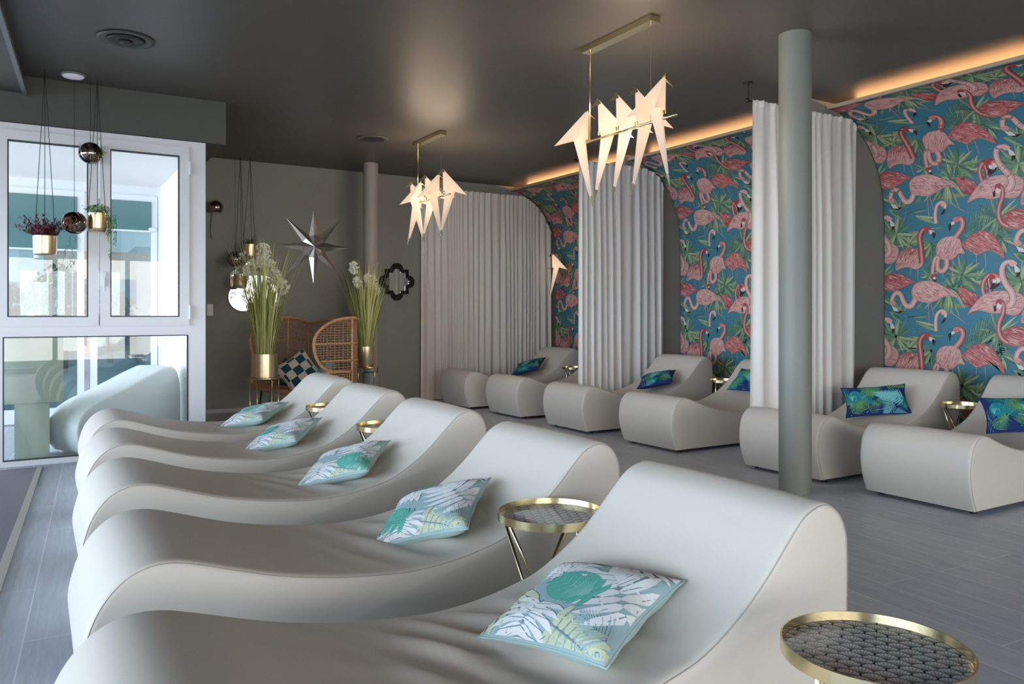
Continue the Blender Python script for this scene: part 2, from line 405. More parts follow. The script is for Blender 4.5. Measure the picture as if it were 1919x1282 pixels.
def body(zpts, top, bot, ang, layer, n=60, sh=(0, 0), streak=None):
    pts = [P(*p) for p in zpts]; pts = catmull([(a+sh[0], b+sh[1]) for a, b in pts], 3, True)
    cx = sum(p[0] for p in pts)/len(pts); cy = sum(p[1] for p in pts)/len(pts)
    z0 = min(p[1] for p in pts); z1 = max(p[1] for p in pts)
    def col(p): return mixc(bot, top, max(0, min(1, (p[1]-z0)/(z1-z0))))
    out = [(cx+(p[0]-cx)*1.035, cy+(p[1]-cy)*1.035) for p in pts]
    T.poly(out, shade(bot, .45), layer)
    m = len(pts)
    for i in range(m):
        a, b = pts[i], pts[(i+1) % m]; a2 = ((a[0]+cx)/2, (a[1]+cy)/2); b2 = ((b[0]+cx)/2, (b[1]+cy)/2)
        T.poly([a, b, b2, a2], [shade(col(a), .85), shade(col(b), .85), col(b2), col(a2)], layer+.1); T.poly([a2, b2, (cx, cy)], [col(a2), col(b2), col((cx, cy))], layer+.1)
    ang = math.radians(ang)
    for k in range(int(n*1.9)):
        for _ in range(20):
            p = (RW.uniform(min(q[0] for q in pts), max(q[0] for q in pts)), RW.uniform(z0, z1))
            if inside(p, pts): break
        L = RW.uniform(.03, .075); e = (p[0]+math.cos(ang)*L, p[1]+math.sin(ang)*L)
        if not inside(e, pts): continue
        c = col(p); c = RW.choice([mixc(c, streak or CREAM, .7), mixc(c, streak or CREAM, .4), shade(c, .5), shade(c, .7), mixc(c, DEEP, .6)])
        T.leaf(p, ang-.25, L, RW.uniform(.004, .009), c, layer+.2+.1*RW.random(), .5)
def neck(zpts, w0, w1, c0, c1, layer, sh=(0, 0)):
    pts = catmull([(a+sh[0], b+sh[1]) for a, b in (P(*p) for p in zpts)], 5); m = len(pts); k = .0056/5.126
    T.strip(pts, [(w0+(w1-w0)*i/(m-1))*k*1.18+.003 for i in range(m)], shade(mixc(c0, c1, .5), .4), layer)
    T.strip(pts, [(w0+(w1-w0)*i/(m-1))*k for i in range(m)], mixc(c0, c1, .5), layer+.1, shade(mixc(c0, c1, .5), .8))
    T.strip(pts, [(w0+(w1-w0)*i/(m-1))*k*.35 for i in range(m)], mixc(mixc(c0, c1, .5), CREAM, .5), layer+.2)
def head(zc, r, col, beak, tip, layer, sh=(0, 0)):
    c = P(*zc); c = (c[0]+sh[0], c[1]+sh[1]); r = r*.0056/5.126
    T.poly([(c[0]+r*1.2*math.cos(a*PI/6), c[1]+r*math.sin(a*PI/6)) for a in range(12)], col, layer+.3)
    for pl, cc in ((beak, s2l((228, 214, 205))), (tip, DARK)):
        T.poly([(a+sh[0], b+sh[1]) for a, b in (P(*p) for p in pl)], cc, layer+.4)
def leg(za, zb, layer=3):
    T.strip([P(*za), P(*zb)], [.007, .005], s2l((196, 150, 150)), layer)
# the birds
leg((505, 580), (512, 690)); leg((440, 570), (430, 640)); leg((758, 610), (758, 670)); leg((855, 480), (852, 700)); leg((1092, 440), (1094, 555)); leg((1178, 420), (1186, 560))
leg((612, 915), (620, 1110)); leg((640, 930), (672, 1050)); leg((1240, 1010), (1255, 1090)); leg((850, 1010), (975, 1100))
neck([(690, 1185), (686, 1090), (705, 1015), (750, 985), (785, 1010), (780, 1050)], 30, 22, PALE, PALE, 3.2); head((765, 1010), 18, PALE, [(770, 1030), (795, 1010), (795, 1060)], [(795, 1050), (770, 1100), (735, 1110), (760, 1070)], 3.4)
body([(910, 760), (1000, 778), (1080, 820), (1115, 870), (1080, 925), (1020, 945), (960, 900), (920, 830)], PINK, DEEP, 140, 4, 30)
neck([(1168, 845), (1152, 760), (1168, 690), (1215, 640), (1275, 635), (1318, 670)], 34, 30, DEEP, PINK, 4.4); head((1300, 665), 24, PINK, [(1290, 660), (1335, 670), (1330, 715), (1295, 730)], [(1335, 700), (1310, 745), (1255, 780), (1290, 725)], 4.6)
# pale bird with the long neck; its body crosses the edge of the repeat
body([(1005, 1025), (1050, 950), (1110, 880), (1180, 820), (1270, 795), (1370, 790), (1480, 800), (1570, 860), (1560, 960), (1480, 1030), (1360, 1010), (1240, 1010), (1140, 985), (1060, 990)], PALE, mixc(PALE, PINK, .4), 195, 5, 110)
SH = (U0, -V0/2)
neck([(200, 455), (228, 400), (215, 330), (180, 280), (148, 210), (143, 140), (165, 90), (215, 75), (250, 100)], 52, 32, PALE, PALE, 5.4); head((225, 90), 24, PALE, [(235, 95), (275, 130), (285, 165), (240, 160)], [(285, 150), (275, 190), (245, 210), (258, 165)], 5.6)
body([(450, 800), (465, 750), (510, 712), (590, 694), (670, 704), (745, 738), (815, 780), (868, 812), (905, 855), (830, 842), (760, 852), (700, 882), (640, 905), (580, 905), (515, 885), (470, 900)], PALE, mixc(PALE, PINK, .35), -25, 5, 100)
neck([(478, 880), (445, 935), (395, 935), (362, 885), (340, 830), (300, 808), (262, 845), (245, 905)], 46, 34, PALE, PALE, 5.4); head((262, 915), 26, mixc(PALE, PINK, .5), [(250, 940), (300, 960), (325, 1000), (270, 985)], [(310, 985), (375, 990), (330, 1010), (290, 1005)], 5.6)
body([(945, 345), (1000, 282), (1060, 232), (1130, 205), (1200, 214), (1262, 252), (1315, 325), (1352, 392), (1372, 472), (1328, 440), (1285, 392), (1240, 392), (1180, 404), (1105, 438), (1050, 412), (1000, 380)], mixc(PINK, DEEP, .4), PINK, -30, 5, 90)
body([(890, 262), (800, 265), (740, 290), (702, 340), (693, 400), (702, 455), (740, 482), (800, 490), (860, 478), (920, 425), (980, 428), (948, 370), (935, 305)], PALE, mixc(PALE, PINK, .4), -110, 6, 80)
neck([(885, 265), (925, 215), (955, 155), (952, 100), (915, 80), (880, 95)], 44, 32, PINK, PINK, 6.4); head((895, 95), 26, PINK, [(870, 110), (880, 135), (845, 150), (830, 125)], [(845, 118), (840, 160), (825, 218), (812, 150)], 6.6)
neck([(790, 480), (795, 545), (755, 598), (710, 580), (705, 510), (715, 470), (690, 465), (665, 520), (655, 600), (662, 650)], 44, 28, PALE, PINK, 6.4); head((665, 650), 22, DEEP, [(660, 660), (685, 655), (688, 680), (668, 682)], [(665, 680), (690, 678), (690, 698), (670, 700)], 6.6)
body([(292, 590), (298, 500), (340, 422), (400, 376), (460, 374), (512, 402), (530, 440), (565, 440), (568, 500), (542, 555), (490, 582), (440, 565), (390, 560), (340, 572)], mixc(PINK, DEEP, .5), PALE, -120, 5, 80)
neck([(552, 520), (545, 430), (536, 350), (528, 270), (550, 205), (590, 185), (630, 195)], 52, 34, mixc(DEEP, PINK, .5), DEEP, 5.4); head((600, 200), 26, DEEP, [(620, 195), (675, 205), (670, 240), (625, 235)], [(660, 205), (684, 240), (668, 285), (650, 235)], 5.6)
body([(150, 690), (200, 636), (270, 620), (340, 630), (400, 660), (450, 690), (492, 702), (440, 722), (380, 750), (300, 782), (230, 792), (175, 770)], mixc(PINK, DEEP, .75), PINK, -20, 6, 80)
neck([(190, 770), (140, 730), (118, 665), (125, 590), (150, 520), (155, 455), (135, 415), (105, 420)], 38, 28, DEEP, PINK, 6.4); head((120, 425), 22, DEEP, [(110, 430), (145, 450), (130, 485), (100, 470)], [(100, 450), (100, 500), (82, 510), (78, 465)], 6.6)
neck([(45, 380), (50, 300), (40, 240), (60, 200)], 34, 26, DEEP, DEEP, 4.4, ); head((65, 210), 24, DEEP, [(70, 230), (100, 235), (95, 275), (72, 262)], [(98, 260), (75, 310), (45, 320), (72, 262)], 4.7)

def clip_poly(pts, cols, W, Hh):
    # keep shapes whole; drop anything that leaves the bay
    return all(-1e-6 <= p[0] <= W and 0 <= p[1] <= Hh for p in pts)
def split(p, c):
    if max(q[1] for q in p) < 2.05 or max(q[1] for q in p)-min(q[1] for q in p) < .045: return [(p, c)]
    if len(p) > 4:
        n = len(p); m = (sum(q[0] for q in p)/n, sum(q[1] for q in p)/n); out = []
        for i in range(n): out += split([m, p[i], p[(i+1) % n]], [c[0], c[i], c[(i+1) % n]])
        return out
    if len(p) == 4: return split([p[0], p[1], p[2]], [c[0], c[1], c[2]])+split([p[0], p[2], p[3]], [c[0], c[2], c[3]])
    e = [math.dist(p[i], p[(i+1) % 3]) for i in range(3)]; k = e.index(max(e)); a, b, d = k, (k+1) % 3, (k+2) % 3
    m = ((p[a][0]+p[b][0])/2, (p[a][1]+p[b][1])/2); cm = mixc(c[a], c[b], .5)
    return split([p[a], m, p[d]], [c[a], cm, c[d]])+split([m, p[b], p[d]], [cm, c[b], c[d]])
def wallpaper(n, y_left, W):
    # y_left: wall position of the left edge of the bay; u grows towards the viewer
    mb = MB(); H = VS[-1]-.001; nv = 70; nu = 2
    vs = []
    for j in range(nv+1):
        x, z = vault(H*j/nv)
        for i in range(nu+1): vs.append((x, y_left-W*i/nu, z))
    fs = [(j*(nu+1)+i, j*(nu+1)+i+1, (j+1)*(nu+1)+i+1, (j+1)*(nu+1)+i) for j in range(nv) for i in range(nu)]
    mb.add(vs, fs, 0, WATER)
    # shell thickness behind
    qs = sorted(T.q, key=lambda q: q[2])
    for i in range(-2, int(W/U0)+2):
        for j in range(-2, int(H/V0)+3):
            du, dv = i*U0, j*V0+(-V0/2 if i % 2 else 0)
            for pts, col, ly in qs:
                pp = [(a+du, b+dv) for a, b in pts]
                us = [p[0] for p in pp]; v2 = [p[1] for p in pp]
                if max(us) <= 0 or min(us) >= W or max(v2) <= 0 or min(v2) >= H: continue
                pp = [(min(W, max(0, a)), min(H, max(0, b))) for a, b in pp]
                off = .0010+ly*.0009
                cols = [col[k % len(col)] for k in range(len(pp))] if isinstance(col[0], (tuple, list)) else [col]*len(pp)
                for p_, c_ in split(pp, cols):
                    v3 = []
                    for a, b in p_:
                        x, z = vault(b, off); v3.append((x, y_left-a, z))
                    mb.add(v3, [tuple(range(len(v3)))], 0, c_)
    o = mb.build('wall_right', M['paper']); return struct(o)
for n, (yl, wd) in enumerate(((11.24, 2.98), (8.16, 2.98), (5.08, 2.98), (2.0, 3.0))): wallpaper(n, yl, wd)

# arched olive partitions between the bays (they follow the vault), lit slot above each bay
def partition(n, y0, y1, x0=5.76):
    prof = [(x0, 0), (WALLX+.03, 0), (WALLX+.03, CEIL-.002), (x0, CEIL-.002)]
    # thin rounded free edge
    return struct(MB().prism(prof, 'y', y0, y1).build('wall_partition', M['olive']))
for n, (a, b) in enumerate(((5.09, 5.17), (8.17, 8.25), (2.01, 2.09))): partition(n, a, b, 6.72 if a > 8 else 6.5)
for n, (a, b) in enumerate(((8.26, 11.22), (5.18, 8.16), (2.10, 5.08), (-1.0, 2.0))):
    lip = MB().box((6.745, a, 3.385), (6.775, b, 3.418)); struct(lip.build('trim_%d' % (4+n), mat('cove_lip', (.45, .36, .26), .4)))
    struct(MB().box((6.80, a+.12, 3.412), (6.815, b-.12, 3.420)).build('trim_%d' % (8+n), M['led']))
    area('cove_light', (7.04, (a+b)/2, 3.385), (0, math.radians(112), 0), .03, b-a-.25, 9, (1, .47, .19))

# ------------------------------------------------------------------ columns
def column(x, y, r, label, m='column'):
    prof = [(r, 0), (r, CEIL-.001)]
    o = MB().lathe(prof, 48).build('column', M[m], smooth=False); auto_smooth(o, 50); o.location = (x, y, 0)
    tag(o, label, 'column'); return o
column(4.93, 3.99, .119, 'round grey-green column standing in front of the second lounger of the right row')
column(4.05, 10.52, .105, 'round grey column beside the back wall behind the wicker settee', 'column_far')

# ------------------------------------------------------------------ vestibule glazing
def framebox(mb, x0, x1, z0, z1, w, y0, y1):
    mb.box((x0, y0, z0), (x0+w, y1, z1)); mb.box((x1-w, y0, z0), (x1, y1, z1)); mb.box((x0+w, y0, z0), (x1-w, y1, z0+w)); mb.box((x0+w, y0, z1-w), (x1-w, y1, z1))
fr = MB(); y0, y1 = WIN, WIN+.07
fr.box((1.28, y0, 0), (1.44, y1, 3.03)); fr.box((-3, y0, 0), (1.28, y1, .05)); fr.box((-3, y0, 2.96), (1.28, y1, 3.03)); fr.box((-3, y0, 1.145), (1.28, y1, 1.25)); fr.box((-.42, y0+.002, .05), (-.24, y1-.002, 2.96)); fr.box((-3, y0+.002, .05), (-2.9, y1-.002, 2.96))
vw = struct(fr.build('window_3', M['white']))
def sash(name, x0, x1, z0, z1, hinge):
    s = MB(); framebox(s, x0, x1, z0, z1, .085, WIN-.028, WIN+.045)
    o = s.build(name, M['white'], vw); o['label'] = 'white casement sash'
    gk = MB(); framebox(gk, x0+.085, x1-.085, z0+.085, z1-.085, .010, WIN-.012, WIN+.03); gk.build('gasket', M['gasket'], o)
    pn = MB().box((x0+.09, WIN+.008, z0+.09), (x1-.09, WIN+.016, z1-.09)).build('window_pane', M['glass'], o)
    return o
s1 = sash('sash', .515, 1.285, 1.235, 2.965, 1); s2 = sash('sash', -.29, .505, 1.235, 2.965, -1)
h = MB(); h.box((.535, WIN-.045, 1.60), (.562, WIN-.028, 1.74), bev=.004); h.tube([(.548, WIN-.045, 1.67), (.548, WIN-.075, 1.67), (.548, WIN-.08, 1.56)], .009, 8); h.build('window_handle', M['white'], s1)
for z in (1.30, 2.70):
    hh = MB(); hh.tube([(1.292, WIN-.034, z), (1.292, WIN-.034, z+.13)], .011, 10); hh.build('hinge', M['white'], s1)
for (x0, x1) in ((-.24, 1.28),):
    gk = MB(); framebox(gk, x0, x1, .05, 1.145, .010, WIN-.004, WIN+.03); gk.build('gasket', M['gasket'], vw)
    MB().box((x0, WIN+.012, .05), (x1, WIN+.02, 1.145)).build('window_pane', M['glass'], vw)
# vestibule ceiling, outer glazed door wall, side pane
struct(MB().box((-3, WIN+.08, 3.0), (1.44, 11.4, 3.045)).build('ceiling_vestibule', M['white_paint']))
OY = 11.22
of = MB(); of.box((1.38, OY-.08, 0), (1.44, OY+.06, 3.0)); of.box((-3, OY, 2.88), (1.38, OY+.06, 3.0))
struct(of.build('window_4', M['white']))
side = MB(); side.box((1.40, WIN+.08, 0), (1.44, OY-.08, 3.0))
struct(side.build('wall_vestibule', M['white_paint']))
def door(n, x0, x1):
    d = MB(); w = .075; framebox(d, x0, x1, .02, 2.88, w, OY-.02, OY+.05)
    d.box((x0+w, OY-.02, .095), (x1-w, OY+.05, .19))
    o = struct(d.build('door_%d' % n, M['white']))
    MB().box((x0+w, OY+.01, .19), (x1-w, OY+.018, 1.25)).build('lower_pane', M['glass_teal'], o)
    MB().box((x0+w, OY+.01, 1.25), (x1-w, OY+.018, 2.80)).build('upper_pane', M['glass_blue'], o)
    return o
d1 = door(1, .60, 1.37); d2 = door(2, -.42, .53); door(3, -1.5, -.47)
for x, z in ((1.31, 2.42), (1.31, 1.35)):
    hb = MB(); hb.box((x-.035, OY-.05, z), (x+.035, OY-.02, z+.05), bev=.006); hb.tube([(x-.05, OY-.05, z+.025), (x+.05, OY-.05, z+.025)], .012, 8); hb.build('hinge', M['white'], d1)
bl = tag(MB().box((.68, OY-.035, 2.42), (1.30, OY-.03, 2.80)).build('roller_blind', M['blind']), 'short teal roller blind pulled down on the right vestibule door', 'blind')
bl2 = tag(MB().box((-.34, OY-.035, 2.14), (.455, OY-.03, 2.80)).build('roller_blind', M['blind']), 'longer teal roller blind on the left vestibule door, behind the gold pots', 'blind')
for b_, x0, x1, z0 in ((bl, .68, 1.30, 2.42), (bl2, -.34, .455, 2.14)):
    MB().box((x0, OY-.042, z0-.012), (x1, OY-.024, z0+.008)).build('bottom_bar', M['white'], b_)
# plinth and white lounger inside the vestibule
pl = thing('plinth', 'pale green box plinth on a narrower stem standing behind the glass at far left', 'plinth', (-.02, 8.72, 0))
MB().box((-.14, -.14, 0), (.14, .14, .52), bev=.005).build('stem', M['plinth'], pl); MB().box((-.25, -.22, .52), (.25, .22, 1.26), bev=.008).build('body', M['plinth'], pl)

# ------------------------------------------------------------------ loungers
NEAR = [(.08,.03),(.03,.15),(0,.28),(.02,.40),(.06,.49),(.12,.555),(.19,.585),(.27,.585),(.36,.56),(.48,.52),(.6,.485),(.75,.455),(.9,.435),(1.05,.425),(1.2,.435),(1.33,.46),(1.43,.49),(1.55,.56),(1.65,.64),(1.74,.73),(1.80,.785),(1.86,.81),(1.91,.81),(1.96,.78),(1.99,.73),(2.0,.67),(2.0,.5),(1.98,.03)]
FAR = [(.07,.03),(.02,.16),(0,.29),(.02,.42),(.07,.495),(.14,.53),(.22,.525),(.32,.49),(.45,.445),(.6,.405),(.75,.38),(.9,.365),(1.05,.37),(1.2,.395),(1.33,.435),(1.43,.475),(1.55,.55),(1.65,.635),(1.74,.73),(1.80,.785),(1.86,.815),(1.91,.815),(1.96,.785),(1.99,.73),(2.0,.67),(2.0,.5),(1.98,.03)]
NEAR = [(x*1.015, z) for x, z in NEAR]
def top_z(Pr, x):
    Q = catmull(Pr, 6)
    best = 0
    for a, b in zip(Q, Q[1:]):
        if min(a[0], b[0]) <= x <= max(a[0], b[0]) and abs(b[0]-a[0]) > 1e-6:
            best = max(best, a[1]+(b[1]-a[1])*(x-a[0])/(b[0]-a[0]))
    return best
def lounger_mesh(Pr, W, wrinkle=None, seed=1, m=None):
    out = catmull(Pr, 8); n = len(out)
    nor = []
    for i in range(n):
        a, b = out[i-1] if i else out[0], out[(i+1) % n] if i < n-1 else out[-1]
        dx, dz = b[0]-a[0], b[1]-a[1]; L = math.hypot(dx, dz)+1e-9; nor.append((-dz/L, dx/L))   # outward (curve runs up over the top)
    nm = 64 if wrinkle else 8; mid = [W*(.07+.86*k/nm) for k in range(nm+1)]
    ys = [(0, .022), (.003, .012), (.009, .005), (.018, .0015), (.03, 0)]+[(y, 0) for y in mid if .04 < y < W-.04]+[(W-.03, 0), (W-.018, .0015), (W-.009, .005), (W-.003, .012), (W, .022)]
    rr = random.Random(seed); vs = []
    ph = [rr.uniform(0, 6.28) for _ in range(6)]
    for (y, ins) in ys:
        crown = .006*math.sin(PI*min(1, max(0, y/W)))
        for (x, z), (nx, nz) in zip(out, nor):
            k = -ins+(crown if nz > .3 else 0)
            if wrinkle and nz > .5:
                cx, cy, amp = wrinkle; d = math.hypot((x-cx)/.33, (y-cy)/.36)
                env = math.exp(-d*d)*(1-math.exp(-(min(y, W-y)/.09)**2)) if min(y, W-y) > 0 else 0
                w_ = (.5+.5*math.sin((x*.95+y*.42)*38+ph[0]+1.2*math.sin(y*6+ph[1]+x*3)))**1.6
                w2 = (.5+.5*math.sin((x*.7+y*.9)*24+ph[2]+1.1*math.sin(x*5+ph[3]+y*4)))**1.8
                k += amp*env*(w_+.5*w2-.4)
            vs.append((x+nx*k, y, max(.03, z+nz*k)))
    fs = []; m_ = len(ys)
    for j in range(m_-1):
        for i in range(n-1): fs.append((j*n+i, j*n+i+1, (j+1)*n+i+1, (j+1)*n+i))
        fs.append((j*n+n-1, j*n, (j+1)*n, (j+1)*n+n-1))
    mb = MB().add(vs, fs)
    mb.f.append(tuple(range(n))[::-1]); mb.mi.append(0); mb.c.append(None)
    mb.f.append(tuple((m_-1)*n+i for i in range(n))); mb.mi.append(0); mb.c.append(None)
    return mb, out
def make_lounger(Pr, W, label, group, loc, wrinkle=None, seed=1, rot=0, m=None, parts=True):
    t = thing('lounger', label, 'lounger', loc, rot, group)
    mb, out = lounger_mesh(Pr, W, wrinkle, seed)
    o = mb.build('cushion_body', m or M['leather'], t); auto_smooth(o, 50)
    if parts:
        for y in (.004, W-.004):
            s = MB().tube([(x, y, z) for x, z in [(a+(0), b) for a, b in out[::2]]], .0022, 5)
            pts = []
            q = out[::2]
            for i, (x, z) in enumerate(q):
                a, b = q[max(0, i-1)], q[min(len(q)-1, i+1)]; dx, dz = b[0]-a[0], b[1]-a[1]; L = math.hypot(dx, dz)+1e-9
                pts.append((x+dz/L*.0085, y, z-dx/L*.0085))
            MB().tube(pts, .0013, 5).build('seam', M['seam'], t)
        for x in (.16, 1.85):
            for y in (.07, W-.07): MB().lathe([(.022, 0), (.026, .03), (.026, .034)], 16, (x, y, 0)).build('leg', M['black'], t)
    return t
WN = .78
near = [(.0, 1.45, 'nearest beige lounger of the left row, with deep creases in its seat', (1.02, .42, .030)),
        (.105, 2.62, 'beige lounger behind the nearest one, second in the left row', (1.16, .40, .020)),
        (.165, 3.88, 'third beige lounger from the viewer in the left row', (1.2, .40, .018)),
        (.225, 5.12, 'fourth beige lounger from the viewer in the left row, between two round tables', (1.2, .4, .010)),
        (.29, 6.33, 'farthest beige lounger of the left row, nearest to the wicker settee', (1.15, .4, .010))]
for i, (x, y, lb, wr) in enumerate(near): make_lounger(NEAR, WN, lb, 'beige loungers in the left row', (x, y, 0), wr, i+2)
far = [(5.15, 9.76, 'farthest lounger of the right row, beside the widest curtain, dark blue-green pillow on it'),
       (5.23, 8.51, 'second farthest lounger of the right row, its back hidden by the middle curtain'),
       (5.21, 7.07, 'beige lounger right of the middle curtain with a green leaf pillow'),
       (5.22, 5.65, 'beige lounger whose head is hidden behind the curtain by the column'),
       (5.26, 4.04, 'beige lounger behind the near column with a rectangular palm pillow'),
       (5.27, 2.865, 'nearest lounger of the right row, cut by the right edge of the photo')]
fl = make_lounger(FAR, .82, far[0][2], 'beige loungers along the wallpaper wall', (*far[0][:2], 0))
for x, y, lb in far[1:]: dup(fl, (x, y, 0), lb)
SLUG = [(.06,.03),(.01,.14),(0,.25),(.03,.34),(.10,.42),(.25,.50),(.45,.565),(.65,.635),(.85,.71),(1.0,.76),(1.1,.785),(1.18,.76),(1.23,.68),(1.26,.5),(1.26,.03)]
wl = make_lounger(SLUG, .46, 'glossy white moulded lounger seen through the lower glass pane', None, (.35, 8.50, 0), rot=math.radians(36), m=M['lounge_white'], parts=False)
MB().box((.1, .08, 0), (1.2, .38, .032)).build('base', M['lounge_white'], wl)

# ------------------------------------------------------------------ pillows
def pillow_pt(u, v, a, b, h, side=1):
    # u,v in -1..1 ; edges bow inwards between pointed corners
    x = u*a*(1-.10*(1-v*v)*abs(u)); y = v*b*(1-.10*(1-u*u)*abs(v))
    k = max(0, (1-u**4)*(1-v**4))**.62
    fold = .004*math.sin(u*9+v*4)*k*(1-k)*4
    return x, y, side*(h*k+fold)
def leafshape(kind, c, ang, L, W, col, vein, RR, layer):
    out = []
    def strip(pts, ws, cc, ly):
        m = len(pts)
        for i in range(m-1):
            def nn(k):
                p, q = pts[max(0, k-1)], pts[min(m-1, k+1)]; dx, dy = q[0]-p[0], q[1]-p[1]; l = math.hypot(dx, dy)+1e-9; return -dy/l, dx/l
            n1, n2 = nn(i), nn(i+1); a, b = pts[i], pts[i+1]
            out.append(([(a[0]+n1[0]*ws[i], a[1]+n1[1]*ws[i]), (b[0]+n2[0]*ws[i+1], b[1]+n2[1]*ws[i+1]), (b[0]-n2[0]*ws[i+1], b[1]-n2[1]*ws[i+1]), (a[0]-n1[0]*ws[i], a[1]-n1[1]*ws[i])], cc, ly))
    def bl(p, a, l, w, cc, ly, bend):
        n = 8; pts = [p]; ws = [w*.35]
        for i in range(n):
            t = (i+1)/n; p = (p[0]+math.cos(a)*l/n, p[1]+math.sin(a)*l/n); a += bend/n; pts.append(p); ws.append(max(.001, w*(math.sin(PI*(.18+.82*t)) if kind != 'monstera' else (1 if t < .7 else (1-t)/.3*.9+.05))))
        strip(pts, ws, cc, ly)
    ca, sa = math.cos(ang), math.sin(ang)
    if kind == 'monstera':
        n = 7
        strip([(c[0]+ca*L*t, c[1]+sa*L*t) for t in (0, .2, .4, .6, .8, .95)], [W*.30, W*.40, W*.36, W*.28, W*.16, .002], col, layer)
        for i in range(n):
            t = .02+.80*i/(n-1); p = (c[0]+ca*L*t, c[1]+sa*L*t)
            for sg in (1, -1):
                aa = ang+sg*(1.9-1.25*t); l = W*(1.05-.45*abs(t-.3)*1.3)
                bl(p, aa, l, L*.066, col, layer+.01*i, -sg*.6)
                q = (p[0]+math.cos(aa)*l*.75, p[1]+math.sin(aa)*l*.75); strip([p, ((p[0]+q[0])/2, (p[1]+q[1])/2), q], [.0016, .0014, .0006], vein, layer+.4)
        strip([(c[0]-ca*L*.1, c[1]-sa*L*.1), (c[0]+ca*L*.5, c[1]+sa*L*.5), (c[0]+ca*L*.95, c[1]+sa*L*.95)], [.0026, .0022, .001], vein, layer+.45)
    elif kind == 'palm':
        n = 12
        for i in range(n):
            t = .05+.9*i/(n-1); p = (c[0]+ca*L*t, c[1]+sa*L*t)
            for sg in (1, -1): bl(p, ang+sg*(1.15-.75*t), W*(1.1-.6*t), L*.024, col, layer+.005*i, -sg*.25)
        strip([(c[0]+ca*L*t, c[1]+sa*L*t) for t in (-.1, .5, 1)], [.003, .003, .001], vein, layer+.4)
    else:   # solid round leaf with fine lines
        pts = []
        for k in range(24):
            a = 2*PI*k/24; r = (.5*L)*(1+.06*math.sin(a*9)); pts.append((c[0]+r*math.cos(a)*ca-W*.5*math.sin(a)*sa, c[1]+r*math.cos(a)*sa+W*.5*math.sin(a)*ca))
        for k in range(24): 
            p, q = pts[k], pts[(k+1) % 24]
            for (s0, s1) in ((0, .5), (.5, 1)):
                L_ = lambda z, s_: (c[0]+(z[0]-c[0])*s_, c[1]+(z[1]-c[1])*s_)
                out.append(([L_(p, s0), L_(p, s1), L_(q, s1), L_(q, s0)], col, layer))
        for k in range(18):
            a = ang-.95+1.9*k/17; l = L*.85; p = (c[0]-ca*L*.42, c[1]-sa*L*.42); q = (p[0]+math.cos(a)*l*math.cos((a-ang)*1.0), p[1]+math.sin(a)*l*math.cos((a-ang)*1.0))
            strip([p, ((p[0]+q[0])/2, (p[1]+q[1])/2), q], [.0012, .0012, .0005], vein, layer+.4)
    return out
def make_pillow(name, label, group, a, b, h, basec, backc, leaves, loc, rot, pipe=None):
    n = 22; mb = MB()
    for side in (1, -1):
        vs = []; 
        for j in range(n+1):
            for i in range(n+1):
                u, v = math.sin(PI/2*(-1+2*i/n)), math.sin(PI/2*(-1+2*j/n)); vs.append(pillow_pt(u, v, a, b, h, side))
        fs = []
        for j in range(n):
            for i in range(n):
                q = (j*(n+1)+i, j*(n+1)+i+1, (j+1)*(n+1)+i+1, (j+1)*(n+1)+i); fs.append(q if side == 1 else q[::-1])
        mb.add(vs, fs, 0, basec if side == 1 else backc)
    for pts, col, ly in sorted(leaves, key=lambda q: q[2]):
        # pts in metres on the front face
        if any(abs(p[0]) > a*2 or abs(p[1]) > b*2 for p in pts): continue
        v3 = []
        for p in pts:
            u, v = max(-.985, min(.985, p[0]/a)), max(-.985, min(.985, p[1]/b)); q = pillow_pt(u, v, a, b, h); v3.append((q[0], q[1], q[2]+.0010+ly*.0003))
        area2 = 0
        for k in range(len(v3)): x0, y0, _ = v3[k]; x1, y1, _ = v3[(k+1) % len(v3)]; area2 += x0*y1-x1*y0
        if abs(area2) < 1e-8: continue
        if area2 < 0: v3 = v3[::-1]
        mb.add(v3, [tuple(range(len(v3)))], 0, col)
    o = mb.build(name, M['pillow'], smooth=True); o.location = loc; o.rotation_euler = rot; tag(o, label, 'pillow', group)
    ed = []
    for k in range(80):
        t = k/80*4; s_ = int(t); f = (t-s_)*2-1; u, v = ((f, -1), (1, f), (-f, 1), (-1, -f))[s_]; q = pillow_pt(u, v, a, b, h); ed.append(q)
    MB().tube(ed, .0035, 6, closed=True, col=pipe or backc).build('piping', M['pillow'], o, smooth=True)
    return o
SEA, SEAD, MINT, IVORY, SKY_, STEEL = s2l((88, 182, 170)), s2l((60, 140, 130)), s2l((206, 218, 200)), s2l((232, 236, 240)), s2l((158, 190, 200)), s2l((120, 146, 158))
